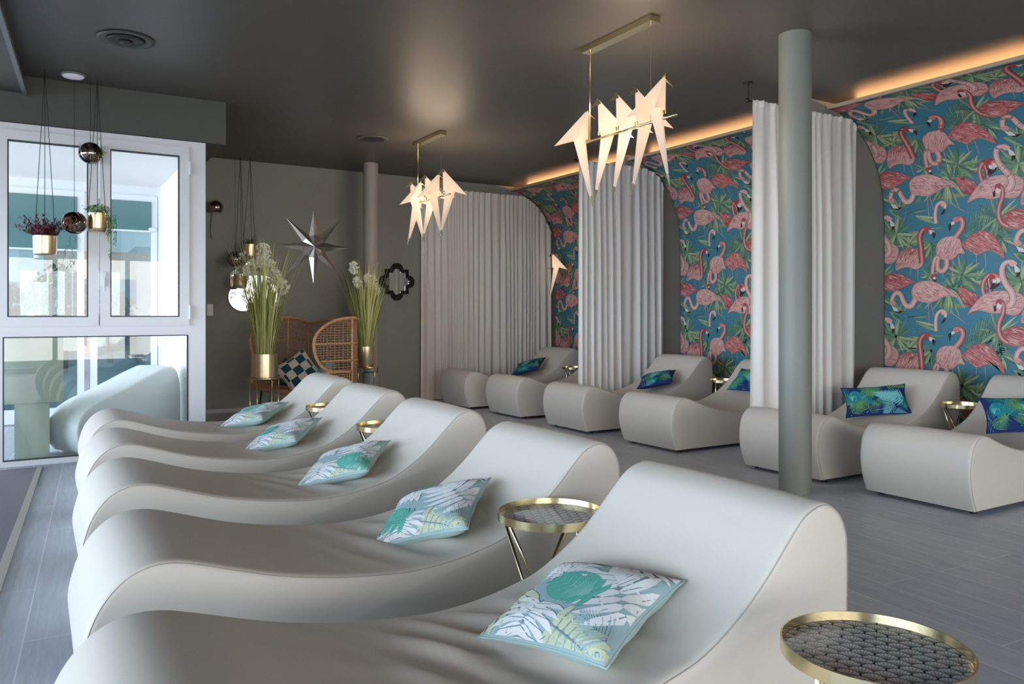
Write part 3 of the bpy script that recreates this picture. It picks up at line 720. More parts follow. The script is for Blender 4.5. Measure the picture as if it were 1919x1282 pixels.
def pale_leaves(seed, teal_at, a=.24):
    RR = random.Random(seed); L = []
    L += leafshape('monstera', (-.17, -.02), -1.9, .17, .12, mixc(MINT, s2l((200, 205, 160)), .5), STEEL, RR, 1)
    L += leafshape('monstera', (-.04, .17), 2.6, .18, .12, mixc(MINT, s2l((200, 205, 160)), .4), s2l((150, 165, 140)), RR, 1.5)
    L += leafshape('monstera', (.20, .19), -2.3, .20, .12, IVORY, STEEL, RR, 2)
    L += leafshape('palm', (.06, .06), .9, .20, .12, IVORY, STEEL, RR, 2.4)
    L += leafshape('monstera', (-.10, .07), 3.0, .16, .11, IVORY, STEEL, RR, 2.6)
    L += leafshape('monstera', (.17, .05), 0.6, .12, .08, mixc(MINT, s2l((200, 205, 160)), .5), s2l((140, 150, 120)), RR, 2.2)
    L += leafshape('round', (teal_at[0], teal_at[1]), 1.2, .18, .165, SEA, s2l((140, 205, 195)), RR, 5)
    L += leafshape('monstera', (teal_at[0]-.03, teal_at[1]-.085), 1.25, .17, .085, SEA, s2l((140, 205, 195)), RR, 4.9)
    L += leafshape('monstera', (-.05, -.20), .75, .24, .16, IVORY, STEEL, RR, 4)
    L += leafshape('monstera', (.20, -.03), -1.3, .18, .13, IVORY, STEEL, RR, 4.2)
    L += leafshape('palm', (-.16, -.20), 1.2, .12, .08, SKY_, STEEL, RR, 3.6)
    if seed == 2: L += leafshape('monstera', (.13, .12), .2, .12, .12, SEAD, SEA, RR, 4.4)
    return L
def on(Pr, X0, x): return top_z(Pr, x-X0)
PG = 'pale monstera leaf pillows on the left row'
BASE, BACKC = s2l((160, 190, 198)), s2l((176, 200, 198))
def rot3(yaw, pitch, roll=0):
    # pitch: lean following the backrest (normal tips towards -X)
    return (Matrix.Rotation(-pitch, 4, 'Y') @ Matrix.Rotation(yaw, 4, 'Z') @ Matrix.Rotation(roll, 4, 'X')).to_euler()
near_p = [(1.325, 1.80, -.005, 19, 15, (.01, .02), 'pale monstera-leaf pillow on the nearest lounger, teal leaf at its centre'),
          (1.42, 2.98, .07, 46, 22, (-.10, .15), 'pale leaf pillow with two large white monstera leaves, on the second left lounger'),
          (1.47, 4.22, .14, 50, 20, (-.12, -.11), 'pale leaf pillow on the third left lounger, left of the small round table behind'),
          (1.47, 5.50, .20, 47, 20, (.0, .13), 'pale leaf pillow on the fourth lounger of the left row'),
          (1.55, 6.68, .265, 45, 18, (.05, .02), 'pale leaf pillow on the farthest lounger of the left row')]
for i, (x, y, X0, yaw, pit, tl, lb) in enumerate(near_p):
    z = on(NEAR, X0, x)+.06
    make_pillow('pillow', lb, PG, .215, .215, .062, BASE, BACKC, pale_leaves(i+1, tl), (x, y, z), rot3(math.radians(yaw), math.radians(pit)))
NAVY, TEALB, EMER, AQUA, LEAFG = s2l((16, 50, 110)), s2l((10, 130, 142)), s2l((12, 104, 98)), s2l((120, 200, 205)), s2l((96, 150, 90))
def dark_leaves(seed, a, b):
    RR = random.Random(seed); L = []
    for k in range(26):
        c = (RR.uniform(-a, a), RR.uniform(-b, b)); L += leafshape(RR.choice(['palm', 'palm', 'monstera']), c, RR.uniform(0, 6.28), RR.uniform(.10, .2), RR.uniform(.06, .09), RR.choice([NAVY, TEALB, EMER, EMER, TEALB, shade(AQUA, .8), LEAFG]), shade(AQUA, .8), RR, .5+k*.1)
    L += leafshape('round', (-.18*a/.27, .03), 1.0, .13, .12, TEALB, AQUA, RR, 4)
    L += leafshape('palm', (a*.95, -.02), 2.9, .26, .11, AQUA, AQUA, RR, 4.5)
    L += leafshape('palm', (-.1, b*.8), -.9, .12, .10, LEAFG, shade(LEAFG, 1.3), RR, 5)
    L += leafshape('palm', (-a*.8, -b*.9), .9, .14, .08, LEAFG, AQUA, RR, 5.2)
    return L
def basis(u, n):
    u = Vector(u).normalized(); n = Vector(n); n = (n-u*n.dot(u)).normalized(); v = n.cross(u)
    return Matrix(((u.x, v.x, n.x), (u.y, v.y, n.y), (u.z, v.z, n.z))).to_euler()
PD = 'dark tropical pillows on the right row'
NB = s2l((14, 44, 100))
make_pillow('pillow', 'rectangular navy and turquoise palm pillow leaning up on the lounger behind the column', PD, .275, .165, .05, NB, NB, dark_leaves(3, .275, .165), (6.56, 4.42, .555), basis((.66, -.74, .10), (-.70, -.34, .62)))
make_pillow('pillow', 'teal and navy palm pillow cut off by the right edge of the photo', PD, .275, .165, .05, NB, NB, dark_leaves(5, .275, .165), (6.60, 3.19, .56), basis((.62, -.78, .06), (-.72, -.34, .60)))
make_pillow('pillow', 'green leaf pillow lying on the lounger right of the middle curtain', PD, .22, .22, .055, NB, NB, dark_leaves(7, .22, .22), (6.49, 7.30, .55), rot3(math.radians(40), math.radians(20)))
make_pillow('pillow', 'teal pillow half hidden by the curtain next to the column', PD, .22, .16, .05, NB, NB, dark_leaves(9, .22, .16), (6.69, 6.02, .62), rot3(math.radians(-90), math.radians(45)))
make_pillow('pillow', 'dark blue-green pillow on the farthest lounger of the right row', PD, .23, .23, .055, NB, NB, dark_leaves(11, .23, .23), (6.42, 10.10, .55), rot3(math.radians(40), math.radians(24)))

# ------------------------------------------------------------------ tray tables
def scallops(r, s=.048):
    mb = MB(); NAVY_ = (.035, .035, .04)
    mb.lathe([(r, 0), (r, .004)], 48, (0, 0, 0), 0, (.05, .05, .055))
    rows = int(2*r/(s*.5))+3; layer = 0; R_ = s*.56
    for j in range(rows):
        y = r+s*.3-j*s*.5
        for i in range(-9, 10):
            x = i*s+(s/2 if j % 2 else 0)
            if math.hypot(x, y) > r+R_*.6: continue
            z = .0045+layer*.00006; rx, ry = x, y-R_
            def pt(fr, a):
                L = 2*R_*math.sin(a)*fr; px, py = rx+L*math.cos(a), ry+L*math.sin(a); q = math.hypot(px, py)
                if q > r*.995: px, py = px*r*.995/q, py*r*.995/q
                return (px, py, z)
            n = 18
            # a fan of fine rays from its dark root, pale body, dark double outline
            for (f0, f1, c0, c1) in ((.25, .55, .012, .42), (.55, .88, .42, .80), (.88, .91, .03, .03), (.91, .94, .62, .62), (.94, 1.0, .02, .02)):
                for k in range(n):
                    a0, a1 = .25*PI+.5*PI*k/n, .25*PI+.5*PI*(k+1)/n
                    g_ = 1.0 if k % 2 or f0 > .88 else .62
                    mb.add([pt(f0, a0), pt(f1, a0), pt(f1, a1), pt(f0, a1)], [(3, 2, 1, 0)], 0, [(c1*g_,)*3, (c1*g_,)*3, (c1*g_,)*3, (c0*g_,)*3] if 0 else [(c0*g_,)*3, (c1*g_,)*3, (c1*g_,)*3, (c0*g_,)*3][::-1])
        layer += 1
    return mb
M['tray'] = vcol('printed_glass_tray', .06)
tm = nodes(M['tray'])[2]; tm.inputs['Specular IOR Level'].default_value = .6
def make_table(loc, Hh, label, rot=0, r=.198):
    t = thing('tray_table', label, 'table', (*loc, 0), rot, 'round gold tray tables between the loungers')
    MB().lathe([(r-.012, Hh-.028), (r, Hh-.03), (r, Hh), (r-.004, Hh), (r-.005, Hh-.022), (r-.012, Hh-.022)], 64, close=True).build('tray_rim', M['gold'], t, smooth=False)
    auto_smooth(t.children[0], 40)
    o = scallops(r-.006).build('tray', M['tray'], t); o.location = (0, 0, Hh-.026)
    for k in range(6):
        a0 = 2*PI*(k//2)/3+(.12 if k % 2 else -.12); a1 = a0+(1.75 if k % 2 else -1.75)
        rr = r-.02
        MB().tube([(rr*math.cos(a0), rr*math.sin(a0), Hh-.027), (rr*.92*math.cos(a1), rr*.92*math.sin(a1), .006)], .006, 10).build('leg', M['gold'], t, smooth=True)
    return t
t0 = make_table((1.585, 1.07), .62, 'round gold tray table with scallop pattern in the bottom right foreground', -1.0)
dup(t0, (1.64, 2.425, 0), 'round gold tray table between the two nearest loungers of the left row', (0, 0, .35))
dup(t0, (1.99, 4.89, 0), 'gold tray table half hidden behind the third lounger of the left row', (0, 0, .5))
dup(t0, (2.02, 6.115, 0), 'gold tray table peeking out behind the fourth lounger, left row', (0, 0, .8))
t1 = make_table((6.98, 3.865), .56, 'gold tray table between the two nearest loungers of the right row', .4, .175)
dup(t1, (7.08, 6.77, 0), 'gold tray table beside the curtained column, in front of the flamingo wallpaper', (0, 0, 1.3))
dup(t1, (6.86, 9.545, 0), 'gold tray table at the edge of the middle curtain, farthest of the right row', (0, 0, 1.3))

# ------------------------------------------------------------------ curtains
def make_curtain(label, x0, x1, y, ztop, seed, lam=.125, grp='off-white curtains in front of the partitions'):
    rr = random.Random(seed); W = x1-x0; nx = int(W/.008); nz = 26
    # irregular folds
    ph = []; p = 0
    k1, k2 = rr.uniform(0, 6), rr.uniform(0, 6)
    for i in range(nx+1):
        x = W*i/nx; l = lam*(1+.35*math.sin(x*5.1+k1)+.2*math.sin(x*13+k2)); p += 2*PI*(W/nx)/l; ph.append(p)
    vs = []
    for j in range(nz+1):
        t = j/nz
        for i in range(nx+1):
            x = x0+W*i/nx; zt = ztop(x)
            if j == 0: z = .012
            else: z = .012+(zt-.012)*(1-(1-t)**1.5)
            s_ = (zt-z)/max(.1, zt)
            A = .010+.024*min(1, s_*3)+.012*s_
            gather = math.sin(ph[i]*2.3)*.005*math.exp(-s_*14)
            big = .012*math.sin(x*9+k1+t*1.5)*s_
            yy = y-.035+A*math.sin(ph[i]+.35*math.sin(x*6+k2)*s_*2)*(.75+.25*math.sin(x*17+k1))+gather+big
            xx = x+.010*math.sin(ph[i]*.5+3*t)*s_
            vs.append((xx, yy, z))
    fs = [(j*(nx+1)+i, j*(nx+1)+i+1, (j+1)*(nx+1)+i+1, (j+1)*(nx+1)+i) for j in range(nz) for i in range(nx)]
    c = thing('curtain', label, 'curtain', (0, 0, 0), 0, grp)
    MB().add(vs, fs).build('drape', M['curtain'], c, smooth=True)
    # heading tape
    hv = []; m = nx
    for i in range(nx+1):
        x = x0+W*i/nx; zt = ztop(x); yy = y-.035+.012*math.sin(ph[i])+math.sin(ph[i]*2.3)*.005
        hv += [(x, yy-.002, zt-.045), (x, yy-.008, zt-.02), (x, yy-.003, zt+.012+.004*math.sin(ph[i]*3))]
    hf = []
    for i in range(nx):
        for q in range(2): hf.append((i*3+q, i*3+q+1, i*3+q+4, i*3+q+3))
    MB().add(hv, hf).build('heading', M['curtain'], c, smooth=True)
    return c
def follow(zmax):
    def f(x):
        best = zmax
        for a, b in zip(VC, VC[1:]):
            lo, hi = min(a[0], b[0]), max(a[0], b[0])
            if lo <= x+.10 <= hi and a[1] > 2: best = min(best, a[1]+(b[1]-a[1])*(x+.10-a[0])/(b[0]-a[0]-1e-9)-.03)
        if x+.10 > WALLX: best = 2.3
        return best
    return f
def rounded(zmax, x1, r=.16, drop=.10):
    def f(x):
        d = x-(x1-r); return zmax if d < 0 else zmax-drop*(1-math.sqrt(max(0, 1-(d/r)**2)))
    return f
make_curtain('widest off-white curtain, hung along the back wall left of the wallpaper', 5.11, 7.52, 11.17, follow(3.30), 3, .10)
make_curtain('off-white curtain in the middle, between the two flamingo wallpaper bays', 5.90, 7.30, 8.12, rounded(3.29, 7.30, .45, .22), 5)
make_curtain('off-white curtain partly hidden behind the near round column', 5.62, 7.12, 5.05, rounded(3.30, 7.12, .10, .06), 8)
def rod(x0, x1, y, z, label):
    t = thing('curtain_rod', label, 'curtain rod', (0, 0, 0), 0, 'black curtain rods')
    MB().tube([(x0, y, z), (x1, y, z)], .008, 8).build('rod', M['black'], t, smooth=True)
    MB().ball((x0-.012, y, z), .022, 8).build('finial', M['black'], t, smooth=True)
    b = MB().tube([(x0, y, z), (x0, y, CEIL-.012)], .009, 8); b.lathe([(.042, 0), (.042, .012)], 20, (x0, y, CEIL-.012)); b.build('bracket', M['black'], t)
rod(5.58, 7.05, 5.035, 3.30, 'short black curtain rod with ceiling bracket beside the near column')
rod(5.86, 6.95, 8.10, 3.29, 'black curtain rod carrying the middle curtain')
rod(5.08, 6.9, 11.15, 3.30, 'black curtain rod along the back wall')

# ------------------------------------------------------------------ bird lamps
def bird(parent, y, z, face, s=1.0, tailk=0.0, x=0):
    # face +1: looks to +x ; local x forward
    apex = (.035, 0, .27); chest = (.03, 0, .015); wl_ = (-.20, .15, -.035); wr_ = (-.20, -.15, -.035); mid_l = (-.02, .045, .02); mid_r = (-.02, -.045, .02); back = (-.07, 0, .085)
    o = MB()
    o.add([apex, chest, mid_l, wl_, back, mid_r, wr_], [(0, 1, 2), (0, 2, 3), (0, 3, 4), (0, 5, 1), (0, 6, 5), (0, 4, 6), (1, 5, 6, 4, 3, 2)])
    # tail: tapering folded body hanging below the perch
    a = [(.0, 0, .03), (-.065, .045, .03), (-.13, 0, .03), (-.065, -.045, .03)]; b = [(.062, 0, -.44), (.05, .009, -.45), (.038, 0, -.44), (.05, -.009, -.45)]
    o.add(a+b, [(0, 1, 5, 4), (1, 2, 6, 5), (2, 3, 7, 6), (3, 0, 4, 7), (0, 3, 2, 1), (4, 5, 6, 7)])
    ob = o.build('bird_shade', M['bird'], parent); ob.location = (x, y, z); ob.rotation_euler = (0, 0, 0 if face > 0 else PI); ob.scale = (s, s, s); ob['label'] = 'folded white paper bird glowing from inside'
    bk = MB().add([(.035, 0, .278), (.105, 0, .185), (.008, .014, .238), (.008, -.014, .238), (.03, 0, .250)], [(0, 1, 2), (0, 3, 1), (1, 3, 4), (1, 4, 2), (0, 2, 3)]).build('beak', M['gold'], ob)
    tp = MB().add([(.066, 0, -.43), (.05, .013, -.44), (.034, 0, -.43), (.05, -.013, -.44), (.074, 0, -.535)], [(0, 1, 4), (1, 2, 4), (2, 3, 4), (3, 0, 4), (0, 3, 2, 1)]).build('tail_tip', M['gold'], ob)
    ft = MB().tube([(.02, .012, .02), (.02, .012, -.01)], .005, 6).tube([(.02, -.012, .02), (.02, -.012, -.01)], .005, 6).build('foot', M['gold'], ob)
    return ob
def bird_lamp(label, X, ya, yb, can, birds, z, s=1.0):
    t = thing('bird_chandelier', label, 'chandelier', (X, (ya+yb)/2, CEIL), 0, 'chandeliers of paper birds')
    oy = (ya+yb)/2
    MB().box((-.045, can[0]-oy, -.045), (.045, can[1]-oy, 0), bev=.002).build('ceiling_canopy', M['gold'], t)
    MB().tube([(0, ya-oy, z-CEIL), (0, yb-oy, z-CEIL)], .010, 10).build('perch_bar', M['gold'], t, smooth=True)
    MB().tube([(0, can[1]-.06-oy, -.04), (0, can[1]-.06-oy, z-CEIL)], .007, 8).build('rod', M['gold'], t, smooth=True)
    MB().tube([(0, can[0]+.05-oy, -.04), (0, can[0]+.05-oy, z-CEIL)], .0022, 6).build('cable', M['gold'], t)
    for (y, f, dz) in birds:
        bird(t, y-oy, z-CEIL+.012+dz, f, s)
    l = bpy.data.lights.new('bulb', 'POINT'); l.energy = 38; l.color = (1, .76, .54); l.shadow_soft_size = .32
    for dy, dz in ((0, .55),):
        lo = bpy.data.objects.new('bulb', l); C.objects.link(lo); lo.parent = t; lo.location = (.10, 0, z-CEIL+.02)
    return t
bird_lamp('gold chandelier with five glowing paper birds, nearer and larger of the two', 3.76, 4.02, 5.13, (4.24, 5.07), [(5.07, 1, 0), (4.86, -1, .015), (4.64, -1, .01), (4.42, -1, 0), (4.17, 1, .04)], 2.715)
bird_lamp('smaller, farther gold chandelier of glowing paper birds in front of the left curtain', 4.04, 8.02, 9.14, (8.20, 8.96), [(9.05, -1, .0), (8.86, 1, 0), (8.62, -1, .02), (8.36, 1, .02), (8.14, -1, .02)], 2.715)
sb = thing('bird_sconce', 'single glowing paper bird wall lamp on the flamingo wallpaper between two curtains', 'wall lamp', (7.62, 10.80, 2.10))
MB().tube([(.03, -.02, 0), (-.42, -.02, 0)], .008, 8).build('perch_bar', M['gold'], sb, smooth=True)
MB().lathe([(.055, 0), (.055, .018)], 24).build('wall_plate', M['gold'], sb).rotation_euler = (0, -PI/2, 0)
sb.children[-1].location = (.078, -.02, 0)
bb = bird(sb, -.02, .012, -1, .92, x=-.28)

# ------------------------------------------------------------------ ceiling fittings
v = thing('ceiling_vent', 'round dark recessed ceiling vent at upper left', 'vent', (.60, 6.72, CEIL))
MB().lathe([(.20, -.002), (.205, -.012), (.17, -.018), (.15, -.006)], 48).build('flange', mat('vent_grey', (.075, .08, .08), .5), v, smooth=True)
MB().lathe([(.135, -.012), (.12, -.022), (.02, -.020)], 40).build('diffuser', mat('vent_dark', (.018, .02, .02), .5), v, smooth=True)
MB().lathe([(.05, -.03), (.03, -.045), (.01, -.045)], 24).build('hub', mat('vent_hub', (.03, .03, .03), .5), v, smooth=True)
v2 = thing('ceiling_vent', 'faint round ceiling vent above the small column', 'vent', (3.50, 9.0, CEIL))
MB().lathe([(.20, -.002), (.19, -.012), (.14, -.012)], 40).build('flange', M['ceiling'], v2, smooth=True); MB().lathe([(.13, -.014), (.10, -.02)], 30).build('diffuser', mat('vent_dark_b', (.025, .022, .03), .5), v2)
dl = thing('ceiling_light', 'round white ceiling light near the hanging pots', 'ceiling light', (.29, 7.95, CEIL))
MB().lathe([(.10, 0), (.105, -.012), (.09, -.02)], 40).build('ring', mat('lamp_ring', (.2, .2, .22), .4), dl, smooth=True)
MB().lathe([(.09, -.012), (.082, -.03), (.045, -.04), (.002, -.042)], 40).build('lamp_disc', emis('pale_lamp_lens', (.45, .46, .62), .22, (.7, .7, .75)), dl, smooth=True)

# ------------------------------------------------------------------ plants
def blade(mb, p, ang, tilt, L, W, c0, c1, droop=.6, n=5):
    x, y, z = p; e = tilt; pts = []
    for i in range(n+1):
        pts.append((x, y, z, i/n)); x += math.cos(ang)*math.cos(e)*L/n; y += math.sin(ang)*math.cos(e)*L/n; z += math.sin(e)*L/n; e -= droop/n
    nx, ny = -math.sin(ang), math.cos(ang); vs = []; cs = []
    for (a, b, c, t) in pts:
        w = W*math.sin(PI*(.10+.88*t))/2+.0004; vs += [(a+nx*w, b+ny*w, c), (a-nx*w, b-ny*w, c)]
    for i in range(n): mb.add([vs[2*i], vs[2*i+1], vs[2*i+3], vs[2*i+2]], [(0, 1, 2, 3)], 0, mixc(c0, c1, i/n))
def pot_prof(r, h): return [(.002, 0), (r*.80, 0), (r*.93, h*.06), (r*.98, h*.25), (r, h), (r-.006, h), (r-.008, h*.85), (.002, h*.85)]
def cords(t, r, z0, z1, top=(0, 0)):
    for k in range(3):
        a = 2*PI*k/3+.5; MB().tube([(r*math.cos(a), r*math.sin(a), z0), (top[0], top[1], z1)], .0028, 5).build('cord', M['cord'], t)
def hanging_pot(label, loc, r, h, kind, ztop=CEIL, seed=1):
    rr = random.Random(seed); t = thing('hanging_planter', label, 'planter', loc, 0, 'gold pots hanging on cords')
    MB().lathe(pot_prof(r, h), 36).build('pot', M['goldpot'], t, smooth=False); auto_smooth([c for c in t.children if c.name.startswith('pot')][0], 40)
    cords(t, r-.004, h, ztop-loc[2]-.005)
    f = MB()
    if kind == 'burgundy':
        for k in range(70):
            a = rr.uniform(0, 2*PI); e = rr.uniform(.15, 1.4); L = rr.uniform(.10, .25); d = (math.cos(a)*math.cos(e), math.sin(a)*math.cos(e), math.sin(e)*.8)
            for q in range(9):
                s_ = L*(q+1)/9; p = (d[0]*s_*1.15, d[1]*s_*1.15, h*.85+(d[2]+.25)*s_*.9)
                for w_ in range(2):
                    c = rr.choice([s2l((120, 30, 70)), s2l((150, 60, 100)), s2l((84, 22, 50)), s2l((74, 84, 50))]); blade(f, p, rr.uniform(0, 6.28), rr.uniform(-.2, 1.2), .042, .014, c, shade(c, 1.3), .6, 2)
    elif kind == 'trailing':
        for k in range(200):
            a = rr.uniform(0, 6.28); q = r*rr.uniform(.3, 1.25); p = (q*math.cos(a), q*math.sin(a), h*.95+rr.uniform(0, .07)); c = rr.choice([s2l((110, 150, 80)), s2l((150, 180, 110)), s2l((70, 110, 60))]); blade(f, p, rr.uniform(0, 6.28), rr.uniform(-.5, 1), .035, .016, c, shade(c, 1.2), .6, 2)
        for k in range(9):
            x, y = r*1.12+rr.uniform(-.02, .05), -r*.5+rr.uniform(-.05, .05); L = rr.uniform(.15, .42)
            f.tube([(x, y, h*.95), (x+.01, y, h*.9-L*.5), (x, y, h*.9-L)], .0015, 4, col=s2l((90, 120, 70)))
            for q in range(int(L/.012)):
                c = rr.choice([s2l((120, 160, 90)), s2l((165, 190, 130)), s2l((80, 120, 70))]); blade(f, (x+rr.uniform(-.008, .008), y, h*.9-q*.012), rr.uniform(0, 6.28), rr.uniform(-1, .5), .024, .014, c, shade(c, 1.2), .3, 2)
    elif kind == 'spiky':
        for k in range(60):
            a = rr.uniform(0, 6.28); c = rr.choice([s2l((90, 110, 50)), s2l((130, 140, 60)), s2l((60, 80, 40))]); blade(f, (0, 0, h*.85), a, rr.uniform(.2, 1.35), rr.uniform(.12, .26), .010, c, shade(c, 1.3), 1.1, 5)
    elif kind == 'orchid':
        for k in range(46):
            a = rr.uniform(0, 6.28); c = rr.choice([s2l((96, 80, 50)), s2l((80, 100, 50)), s2l((110, 100, 60))]); blade(f, (r*.6*math.cos(a), r*.6*math.sin(a), h*.85), a, rr.uniform(-.2, 1.2), rr.uniform(.08, .22), .007, c, shade(c, 1.2), 1.5, 5)
        for bx in range(3):
            f.tube([(0, 0, h*.8), (-.02+.03*bx, -.02, h+.16), (-.03+.05*bx, -.03, h+.30-.05*bx)], .003, 5, col=s2l((90, 110, 60)))
    fo = f.build('foliage', M['plantcol'], t)
    if kind == 'orchid':
        for k in range(13):
            x, y, z = rr.uniform(-.07, .10), rr.uniform(-.08, .04), h+rr.uniform(.03, .31); pb = MB()
            if k > 9: x, y, z = rr.uniform(-.04, .08), -.10, rr.uniform(-.14, -.03)
            for q in range(5):
                a = 2*PI*q/5; pb.add([(0, 0, 0), (.018*math.cos(a-.5), -.004, .018*math.sin(a-.5)), (.034*math.cos(a), -.008, .034*math.sin(a)), (.018*math.cos(a+.5), -.004, .018*math.sin(a+.5))], [(0, 1, 2, 3)])
            pb.ball((0, -.006, 0), .006, 5); pb.build('flower', M['orchid'], t, loc=(x, y, z))
    return t
hanging_pot('gold pot of burgundy leaves on cords at far left', (.075, 7.90, 1.855), .092, .165, 'burgundy', seed=2)
hanging_pot('gold pot with green trailing plant in front of the casement window', (.485, 8.06, 2.09), .085, .17, 'trailing', seed=4)
hanging_pot('upper gold pot with spiky grass hanging by the back wall', (2.50, 10.98, 2.12), .095, .17, 'spiky', seed=6)
hanging_pot('lower gold pot with white orchids hanging by the back wall', (2.36, 10.92, 1.69), .085, .19, 'orchid', seed=8)
def hanging_ball(label, loc, r, yaw, seed, kind, ztop=CEIL):
    rr = random.Random(seed); t = thing('hanging_globe_planter', label, 'planter', loc, 0, 'smoked chrome globe planters on cords')
    prof = [(max(.001, r*math.sin(a)), -r*math.cos(a)) for a in [PI*k/20 for k in range(17)]]
    prof2 = [(max(.001, (r-.004)*math.sin(a)), -(r-.004)*math.cos(a)) for a in [PI*k/20 for k in range(17)]][::-1]
    g_ = MB(); n = 32; vs = []; fs = []
    allp = prof+prof2
    for q, z in allp:
        for k in range(n): a = 2*PI*k/n; vs.append((q*math.cos(a), q*math.sin(a), z))
    for i in range(len(allp)-1):
        for k in range(n): fs.append((i*n+k, i*n+(k+1) % n, (i+1)*n+(k+1) % n, (i+1)*n+k))
    g_.add(vs, fs); o = g_.build('globe', M['chrome'], t, smooth=True); o.rotation_euler = Euler((math.radians(62), 0, yaw))
    MB().tube([(0, 0, r*.98), (0, 0, ztop-loc[2]-.004)], .0022, 5).build('cord', M['cord'], t)
    f = MB(); d = Vector((math.sin(yaw), -math.cos(yaw), .2)).normalized()
    for k in range(70):
        p = d*r*rr.uniform(.3, .95)+Vector((rr.uniform(-1, 1), rr.uniform(-.3, .3), rr.uniform(-1, 1)))*r*.4
        c = rr.choice(kind); blade(f, p, math.atan2(d.y, d.x)+rr.uniform(-.9, .9), rr.uniform(-1.2, .6), rr.uniform(.04, .10), .009, c, shade(c, 1.4), .9, 3)
    t['_f'] = 0; f.build('foliage', M['plantcol'], t); del t['_f']
    return t
G1 = [s2l((100, 120, 50)), s2l((70, 90, 40)), s2l((140, 150, 80))]; G2 = [s2l((150, 90, 80)), s2l((120, 130, 60)), s2l((160, 70, 80)), s2l((90, 80, 60))]
hanging_ball('smoked chrome globe planter, topmost of the left hanging group', (.43, 8.05, 2.80), .098, .9, 3, G1)
b2 = hanging_ball('smoked chrome globe planter with trailing roots between the two gold pots', (.30, 7.98, 2.155), .103, -.3, 5, G2)
f = MB(); rr = random.Random(4)
for k in range(26):
    x = rr.uniform(-.04, .05); z = rr.uniform(-.36, -.08); c = rr.choice([s2l((120, 150, 130)), s2l((150, 160, 150)), s2l((90, 110, 90))]); blade(f, (x-.04, -.09, z), rr.uniform(0, 6.28), rr.uniform(-1.3, .3), .06, .006, c, c, .8, 3)
f.build('roots', M['plantcol'], b2)['kind'] = 'stuff'
b3 = hanging_ball('smoked chrome globe planter beside the white orchids at the back wall', (2.30, 10.95, 2.08), .11, .6, 7, [s2l((210, 210, 205)), s2l((230, 230, 225)), s2l((90, 100, 60))])
# globe wall lamp
gl = thing('globe_wall_lamp', 'dark chrome globe wall lamp at the left end of the back wall, cable hanging below', 'wall lamp', (2.08, BACK-.12, 2.78))
gl_ = MB().lathe([(max(.001, .098*math.sin(PI*k/16)), -.098*math.cos(PI*k/16)) for k in range(4, 17)], 28).build('globe', M['chrome'], gl, smooth=True)
MB().lathe([(.066, -.072), (.05, -.068)], 24).build('lens', M['white_paint'], gl); MB().tube([(0, .05, 0), (0, .119, 0)], .02, 12).build('wall_arm', M['black'], gl)
MB().tube([(-.03, .09, -.05), (-.05, .10, -.3), (-.03, .105, -.42)], .004, 6).build('cable', M['cord'], gl)

def grass_plant(label, loc, pot_r, pot_h, H_, seed, stand_h, spread=.20, lean=(0, 0)):
    rr = random.Random(seed); t = thing('potted_grass', label, 'plant', (loc[0], loc[1], stand_h), 0, 'tall artificial grasses in gold pots')
    MB().lathe([(.002, 0), (pot_r*.96, 0), (pot_r, .006), (pot_r, pot_h), (pot_r-.006, pot_h), (pot_r-.008, pot_h-.03), (.002, pot_h-.03)], 48).build('pot', M['goldpot'], t); auto_smooth(t.children[0], 40)
    f = MB()
    for k in range(300):
        a = rr.uniform(0, 2*PI); q = pot_r*.75*math.sqrt(rr.random()); p = (q*math.cos(a), q*math.sin(a), pot_h-.03)
        c = rr.choice([s2l((186, 194, 100)), s2l((214, 220, 128)), s2l((160, 174, 90)), s2l((226, 228, 150)), s2l((238, 232, 180))])
        L = H_*rr.uniform(.5, .9)*(1 if rr.random() < .8 else .6)
        til = PI/2-rr.uniform(0, spread)*(.4+q/pot_r*1.1); blade(f, p, a+rr.uniform(-.5, .5), til, L, rr.uniform(.006, .012), shade(c, .75), c, rr.uniform(.05, .45), 7)
    f.build('grass_blades', M['grass'], t)['kind'] = 'stuff'
    fl_ = MB(); st = MB()
    for (dx, dy, z, rad) in HEADS[seed]:
        st.tube([(dx*.15, dy*.2, pot_h), (dx*.6, dy*.6, pot_h+(z-pot_h)*.6), (dx, dy, z)], .003, 5, col=s2l((130, 150, 80)))
        for k in range(int(110*rad/.07)):
            u = rr.uniform(-1, 1); a = rr.uniform(0, 6.28); q = math.sqrt(1-u*u)*rad*rr.uniform(.3, 1.1)
            fl_.ball((dx+q*math.cos(a), dy+q*math.sin(a), z+u*rad*1.15), rr.uniform(.009, .017), 4)
            if k % 4 == 0: st.tube([(dx, dy, z-.02), (dx+q*.8*math.cos(a), dy+q*.8*math.sin(a), z+u*rad*.9)], .0014, 4, col=s2l((170, 190, 130)))
    st.build('flower_stems', M['grass'], t); fl_.build('flower_clusters', M['petal'], t)['kind'] = 'stuff'
    return t
HEADS = {1: [(-.02, 0, 1.42, .085), (-.13, 0, 1.24, .075), (.06, .0, 1.24, .08), (.20, .0, 1.02, .075), (-.04, -.04, 1.30, .06), (.12, -.02, 1.12, .07), (-.18, .02, 1.20, .05)],
         2: [(-.17, 0, 1.32, .07), (.08, 0, 1.12, .085), (-.12, 0, 1.13, .06), (.02, 0, 1.18, .05), (.12, 0, 1.02, .07)]}
def stand(loc, r, h, label):
    t = thing('plant_stand', label, 'plant stand', (*loc, 0), 0, 'thin gold plant stands')
    MB().lathe([(r*.98, h-.012), (r, h-.008), (r, h)], 40).build('stand_top', M['gold'], t)
    for k in range(4):
        a = PI/4+k*PI/2-.55; MB().tube([(r*.93*math.cos(a), r*.93*math.sin(a), 0), (r*.93*math.cos(a), r*.93*math.sin(a), h-.01)], .008, 8).build('leg', M['gold'], t, smooth=True)
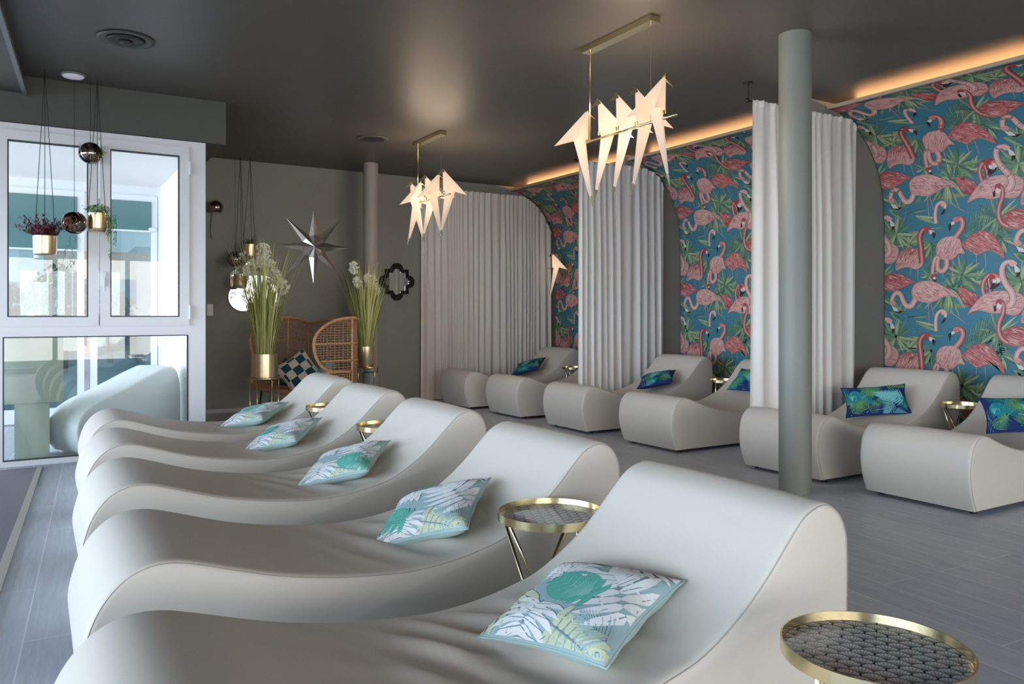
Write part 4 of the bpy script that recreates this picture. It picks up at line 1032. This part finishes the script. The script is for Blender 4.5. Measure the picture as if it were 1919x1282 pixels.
stand((2.22, 9.06), .185, .63, 'gold plant stand left of the wicker settee')
grass_plant('tall white-flowering grass in a wide gold pot left of the settee', (2.22, 9.06), .145, .265, 1.5, 1, .632)
stand((3.83, 10.05), .165, .64, 'gold plant stand right of the wicker settee, beside the small column')
grass_plant('white-flowering grass in a gold pot behind the right end of the settee', (3.80, 10.05), .125, .27, 1.35, 2, .642)
bp_ = MB().lathe([(.002, 0), (.085, 0), (.10, .06), (.115, .56), (.10, .565), (.002, .565)], 32).build('floor_vase', M['bluegrey']); auto_smooth(bp_, 40); bp_.location = (3.86, 10.02, 0)
tag(bp_, 'grey-blue tapered vessel under the right gold plant stand', 'vase')

# ------------------------------------------------------------------ wicker settee
SROT = math.radians(-78)
se = thing('wicker_settee', 'wing-backed rattan settee with woven back on thin dark legs', 'settee', (2.90, 9.72, 0), SROT)
# local: seat faces -y, width along x
SW = .80
def back_curve(t):   # t -1..1 around the back: plan position
    a = t*1.9; x = SW*math.copysign(min(1, abs(t)*1.28)**.9, t) if abs(t) < .72 else math.copysign(SW*1.0, t)
    y = .30-.02*0 if abs(t) < .62 else .30-(abs(t)-.62)/.38*.62
    if .5 < abs(t) < .80:
        k = (abs(t)-.5)/.30; x = math.copysign(SW*(.66+.34*math.sin(k*PI/2)), t); y = .32-.16*(1-math.cos(k*PI/2))
    elif abs(t) <= .5: x = SW*.66*t/.5; y = .32
    else:
        k = (abs(t)-.80)/.20; x = math.copysign(SW*(1+.03*k), t); y = .16-.52*k
    return x, y
def top_h(t):
    k = abs(t)
    if k < .5: return 1.25+.02*math.cos(t*6)
    if k < .8: return 1.23+.07*math.sin((k-.5)/.3*PI/2)
    q = min(1, (k-.8)/.2); return 1.0+.30*math.sqrt(1-q*q)
def bot_h(t):
    q = min(1, (abs(t)-.8)/.2)
    return SEAT if q < .5 else 1.0-.32*math.sqrt(max(0, 1-((q-.5)/.5)**2))
SEAT = .44
wing = [.8+.2*math.sin(PI/2*i/13) for i in range(1, 14)]
tv = [-v for v in wing[::-1]]+[-.8+1.6*i/96 for i in range(97)]+wing
low = [.5+.5*math.sin(PI/2*i/8) for i in range(9)]
lo_ = lambda sg: [(*back_curve(sg*(.8+.2*q)), bot_h(sg*(.8+.2*q)+sg*1e-6)) for q in low]
MB().tube(lo_(-1)+[(*back_curve(t), top_h(t)) for t in tv]+lo_(1)[::-1], .020, 8).build('top_rail', M['rattan'], se, smooth=True)
wk = MB()
for i, t in enumerate(tv):
    if abs(t) > .45:
        x, y = back_curve(t); wk.tube([(x, y, bot_h(t)), (x, y, top_h(t)-.01)], .0038, 4)
    elif i % 10 == 0:
        x, y = back_curve(t); wk.tube([(x, y-.006, SEAT), (x, y-.006, top_h(t))], .008, 6)
for k in range(60):
    z = SEAT+.02+k*.0145
    mid = [t for t in tv if abs(t) <= .5]
    if z < 1.24: wk.tube([(*back_curve(t), z) for t in mid], .0036, 4)
    if k % 2: continue
    for sg in (-1, 1):
        side = [t for t in tv if t*sg > .45 and bot_h(t) < z < top_h(t)-.012]
        if len(side) > 3:
            wk.tube([(back_curve(t)[0]+.004*math.sin(j*PI+k), back_curve(t)[1]+.004*math.cos(j*PI+k), z+.002*math.sin(j*1.7+k)) for j, t in enumerate(side)], .0048, 4)
wk.build('woven_back', M['wicker'], se, smooth=True)
for sg in (-1, 1):
    fr_ = MB()
    for t in (sg*.8, sg*.5):
        x, y = back_curve(t); fr_.tube([(x, y, SEAT-.04), (x, y, top_h(t))], .015, 8)
    for z in (.80, 1.0):
        ts = [sg*(.5+.5*q/14) for q in range(15)]; ts = [t for t in ts if bot_h(t) < z < top_h(t)]
        fr_.tube([(back_curve(t)[0]+sg*.012, back_curve(t)[1], z) for t in ts], .010, 6)
    fr_.build('back_frame', M['rattan'], se, smooth=True)
for sg in (-1, 1):
    ar = catmull([(sg*SW*1.0, .14, .66), (sg*SW*1.02, -.05, .67), (sg*SW*1.02, -.24, .65), (sg*SW*1.0, -.34, .55), (sg*SW*.96, -.36, .44)], 5)
    a_ = MB().tube(ar, .019, 8)
    for q in range(14):
        y = .12-.44*q/13; a_.tube([(sg*SW*1.0, y, SEAT), (sg*SW*1.01, y, .64 if y > -.26 else .56)], .005, 5)
    a_.build('armrest', M['rattan'], se, smooth=True)
seat = MB(); sp = [(-SW*.97, .14), (-SW*.66, .31), (SW*.66, .31), (SW*.97, .14), (SW*1.0, -.24), (SW*.9, -.38), (SW*.5, -.46), (0, -.48), (-SW*.5, -.46), (-SW*.9, -.38), (-SW*1.0, -.24)]
sp = catmull(sp, 4, True)
seat.prism(sp, 'z', SEAT-.035, SEAT-.005); seat.build('seat', M['wicker'], se)
MB().tube([(x, y, SEAT-.02) for x, y in sp], .021, 8, closed=True).build('seat_rail', M['rattan'], se, smooth=True)
for sx in (-1, 1):
    for sy in (-.34, .22):
        MB().tube([(sx*.50, sy, SEAT-.03), (sx*.56, sy*1.1, .01), (sx*.60, sy*.9, SEAT-.03)], .006, 6).build('leg', M['bluesteel'], se, smooth=True)
def settee_pt(x, y, z):
    a = SROT; return (2.90+x*math.cos(a)-y*math.sin(a), 9.72+x*math.sin(a)+y*math.cos(a), z)
# settee cushions
def check_leaves():
    L = []
    for i in range(-2, 3):
        for j in range(-2, 3):
            if (i+j) % 2 == 0:
                c = s2l((18, 72, 92))
                for q in range(4):
                    for r_ in range(4):
                        x0, y0 = i*.107-.0535+q*.0267, j*.107-.0535+r_*.0267; L.append(([(x0, y0), (x0+.0267, y0), (x0+.0267, y0+.0267), (x0, y0+.0267)], c, 1))
    return L
make_pillow('pillow', 'teal and white checked cushion leaning on the wicker settee seat', None, .22, .22, .075, s2l((214, 208, 200)), s2l((214, 208, 200)), check_leaves(), (2.76, 9.58, .64), basis((.82, -.05, .55), (-.30, -.88, .36)))
make_pillow('pillow', 'plain teal cushion at the left end of the wicker settee', None, .19, .19, .06, s2l((40, 104, 108)), s2l((40, 104, 108)), [], settee_pt(-.40, -.02, .60), Euler((math.radians(68), 0, SROT+.2)))
make_pillow('pillow', 'pale blue-grey cushion seen through the wicker right wing', None, .20, .20, .06, s2l((120, 160, 160)), s2l((120, 160, 160)), [], settee_pt(.46, -.02, .62), Euler((math.radians(66), 0, SROT-.3)))
th = MB(); 
rr = random.Random(3)
for k in range(16):
    x = -.12+.02*k; th.tube([settee_pt(.10+x*.35, -.50, SEAT), settee_pt(.10+x*.5, -.53, SEAT-.10), settee_pt(.10+x*.6, -.52, SEAT-.20-rr.random()*.03)], .004, 4)
tag(th.build('throw', M['bluegrey']), 'grey-green fringed throw hanging over the settee seat edge', 'throw')

# ------------------------------------------------------------------ mirrors
st_ = thing('star_mirror', 'large eight-pointed faceted mirror star on the back wall', 'mirror', (3.45, BACK-.02, 2.32))
sm = []
for k in range(8):
    a = PI/2+k*PI/4; L = .53 if k % 2 == 0 else .56; a0, a1 = a-PI/8, a+PI/8; ri = .17
    tip = (L*math.cos(a), .01, L*math.sin(a)); i0 = (ri*math.cos(a0), .01, ri*math.sin(a0)); i1 = (ri*math.cos(a1), .01, ri*math.sin(a1)); ap = (0, -.038, 0)
    b0, b1, bt, b_ = (i0[0], .02, i0[2]), (i1[0], .02, i1[2]), (tip[0], .02, tip[2]), (0, .02, 0)
    rd = (ri*.95*math.cos(a), -.012, ri*.95*math.sin(a))
    m_ = MB().add([ap, i0, tip, i1, b0, bt, b1, b_, rd], [(0, 1, 8), (8, 1, 2), (0, 8, 3), (8, 2, 3), (1, 4, 5, 2), (2, 5, 6, 3)])
    m_.build('star_ray', M['silver'], st_)
qm = thing('quatrefoil_mirror', 'small quatrefoil mirror in a black frame on the back wall', 'mirror', (4.74, BACK-.012, 1.84))
def quat(s, lob):
    pts = []
    h_ = s*.71
    segs = [((0, h_), PI, 0, 1), ((h_, 0), PI/2, -PI/2, 0), ((0, -h_), 0, -PI, 1), ((-h_, 0), -PI/2, -3*PI/2, 0)]
    corners = [(h_, h_), (h_, -h_), (-h_, -h_), (-h_, h_)]
    for (c, a0, a1, _), cr in zip(segs, corners):
        for k in range(13): a = a0+(a1-a0)*k/12; pts.append((c[0]+lob*math.cos(a), c[1]+lob*math.sin(a)))
        pts.append(cr)
    return pts
o1 = quat(.268, .098); i1_ = quat(.190, .064)
n = len(o1); vs = [(x, -.03, z) for x, z in o1]+[(x, -.03, z) for x, z in i1_]+[(x, .01, z) for x, z in o1]+[(x, -.008, z) for x, z in i1_]
fs = []
for i in range(n):
    j = (i+1) % n; fs += [(i, j, n+j, n+i), (i, 2*n+i, 2*n+j, j), (n+i, n+j, 3*n+j, 3*n+i)]
MB().add(vs, fs).build('mirror_frame', mat('black_lacquer', (.01, .01, .012), .15), qm)
MB().prism(i1_, 'y', -.008, .008).build('mirror_glass', M['mirror'], qm)
cm = thing('cloud_mirror', 'frameless lobed round mirror behind the tall grass', 'mirror', (2.66, BACK-.015, 1.70))
for (x, z, r_, dy) in ((-.02, .16, .24, 0), (-.20, -.12, .20, .003), (.18, -.10, .20, .006), (-.24, .12, .16, .009), (.20, .14, .17, .012), (0, -.02, .24, -.003)):
    o = MB().lathe([(r_, 0), (r_-.008, .006)], 48).build('mirror_disc', M['mirror'], cm); o.rotation_euler = (PI/2, 0, 0); o.location = (x, dy-.01, z)
sw = thing('wall_switch', 'white double switch plate on the back wall beside the window frame', 'switch', (2.03, BACK-.001, 1.40))
MB().box((-.04, -.012, -.08), (.04, 0, .08), bev=.003).build('switch_plate', M['whitesock'], sw)
for z in (-.036, .036): MB().box((-.025, -.018, z-.025), (.025, -.012, z+.025)).build('rocker', M['white'], sw)
# door mat with metal border on the left
mt = thing('door_mat', 'grey door mat with a pale metal edge at the bottom left', 'mat', (0, 0, 0))
MB().prism([(-1.4, 2.0), (-.34, 2.0), (.02, 8.05), (-1.4, 8.05)], 'z', .0, .008).build('mat_pile', M['mat'], mt)
MB().prism([(-.34, 2.0), (-.285, 2.0), (.062, 8.08), (.02, 8.05)], 'z', .0, .014).build('mat_edge', M['matedge'], mt)

# ------------------------------------------------------------------ outside the vestibule
struct(MB().box((-30, 14, -.2), (30, 60, -.1)).build('ground', mat('terrace_paving', (.45, .42, .42), .8)))
def building(x, y, wd, dp, h_, rgb, label, z0=-6):
    t = thing('building', label, 'building', (x, y, z0))
    MB().box((-wd/2, -dp/2, 0), (wd/2, dp/2, h_-z0)).build('wall', noise_bump(mat('facade', rgb, .9), 2, .1, .02), t)
    nwx, nwz = int(wd/1.6), int((h_)/1.5)
    for i in range(nwx):
        for j in range(max(1, nwz)):
            MB().box((-wd/2+.4+i*1.6, -dp/2-.04, -z0+.2+j*1.5), (-wd/2+1.3+i*1.6, -dp/2+.02, -z0+1.1+j*1.5)).build('window', mat('dark_pane', (.12, .16, .2), .2), t)
building(2.4, 34, 4.2, 4, 3.6, s2l((236, 190, 160)), 'peach coloured building seen through the right vestibule door')
building(-2.6, 38, 5, 4, 2.6, s2l((200, 196, 190)), 'pale grey building seen through the left vestibule door')
building(6.2, 44, 4, 4, 4.6, s2l((210, 205, 200)), 'tall pale building behind the peach one')
def tree(x, y, h_, seed, label):
    rr = random.Random(seed); t = thing('tree', label, 'tree', (x, y, -.12))
    MB().tube([(0, 0, 0), (.05, 0, h_*.5), (0, 0, h_*.8)], [.09, .07, .03], 8).build('trunk', mat('bark', (.10, .07, .05), .9), t)
    f = MB()
    for k in range(1500):
        u = rr.uniform(-1, 1); a = rr.uniform(0, 6.28); q = math.sqrt(1-u*u)*h_*.32*rr.uniform(.4, 1); c = rr.choice([s2l((60, 84, 60)), s2l((84, 104, 74)), s2l((44, 66, 52))])
        blade(f, (q*math.cos(a), q*math.sin(a), h_*.72+u*h_*.3*rr.uniform(.6, 1)), rr.uniform(0, 6.28), rr.uniform(-1, 1), .16, .09, c, c, .4, 2)
    f.build('crown', M['plantcol'], t)
tree(.6, 22, 2.6, 2, 'small dark green tree outside, seen through the glass door'); tree(1.9, 26, 2.2, 5, 'bushy tree outside in front of the peach building'); tree(-.8, 20, 2.3, 8, 'leafy tree outside behind the left hanging pots')
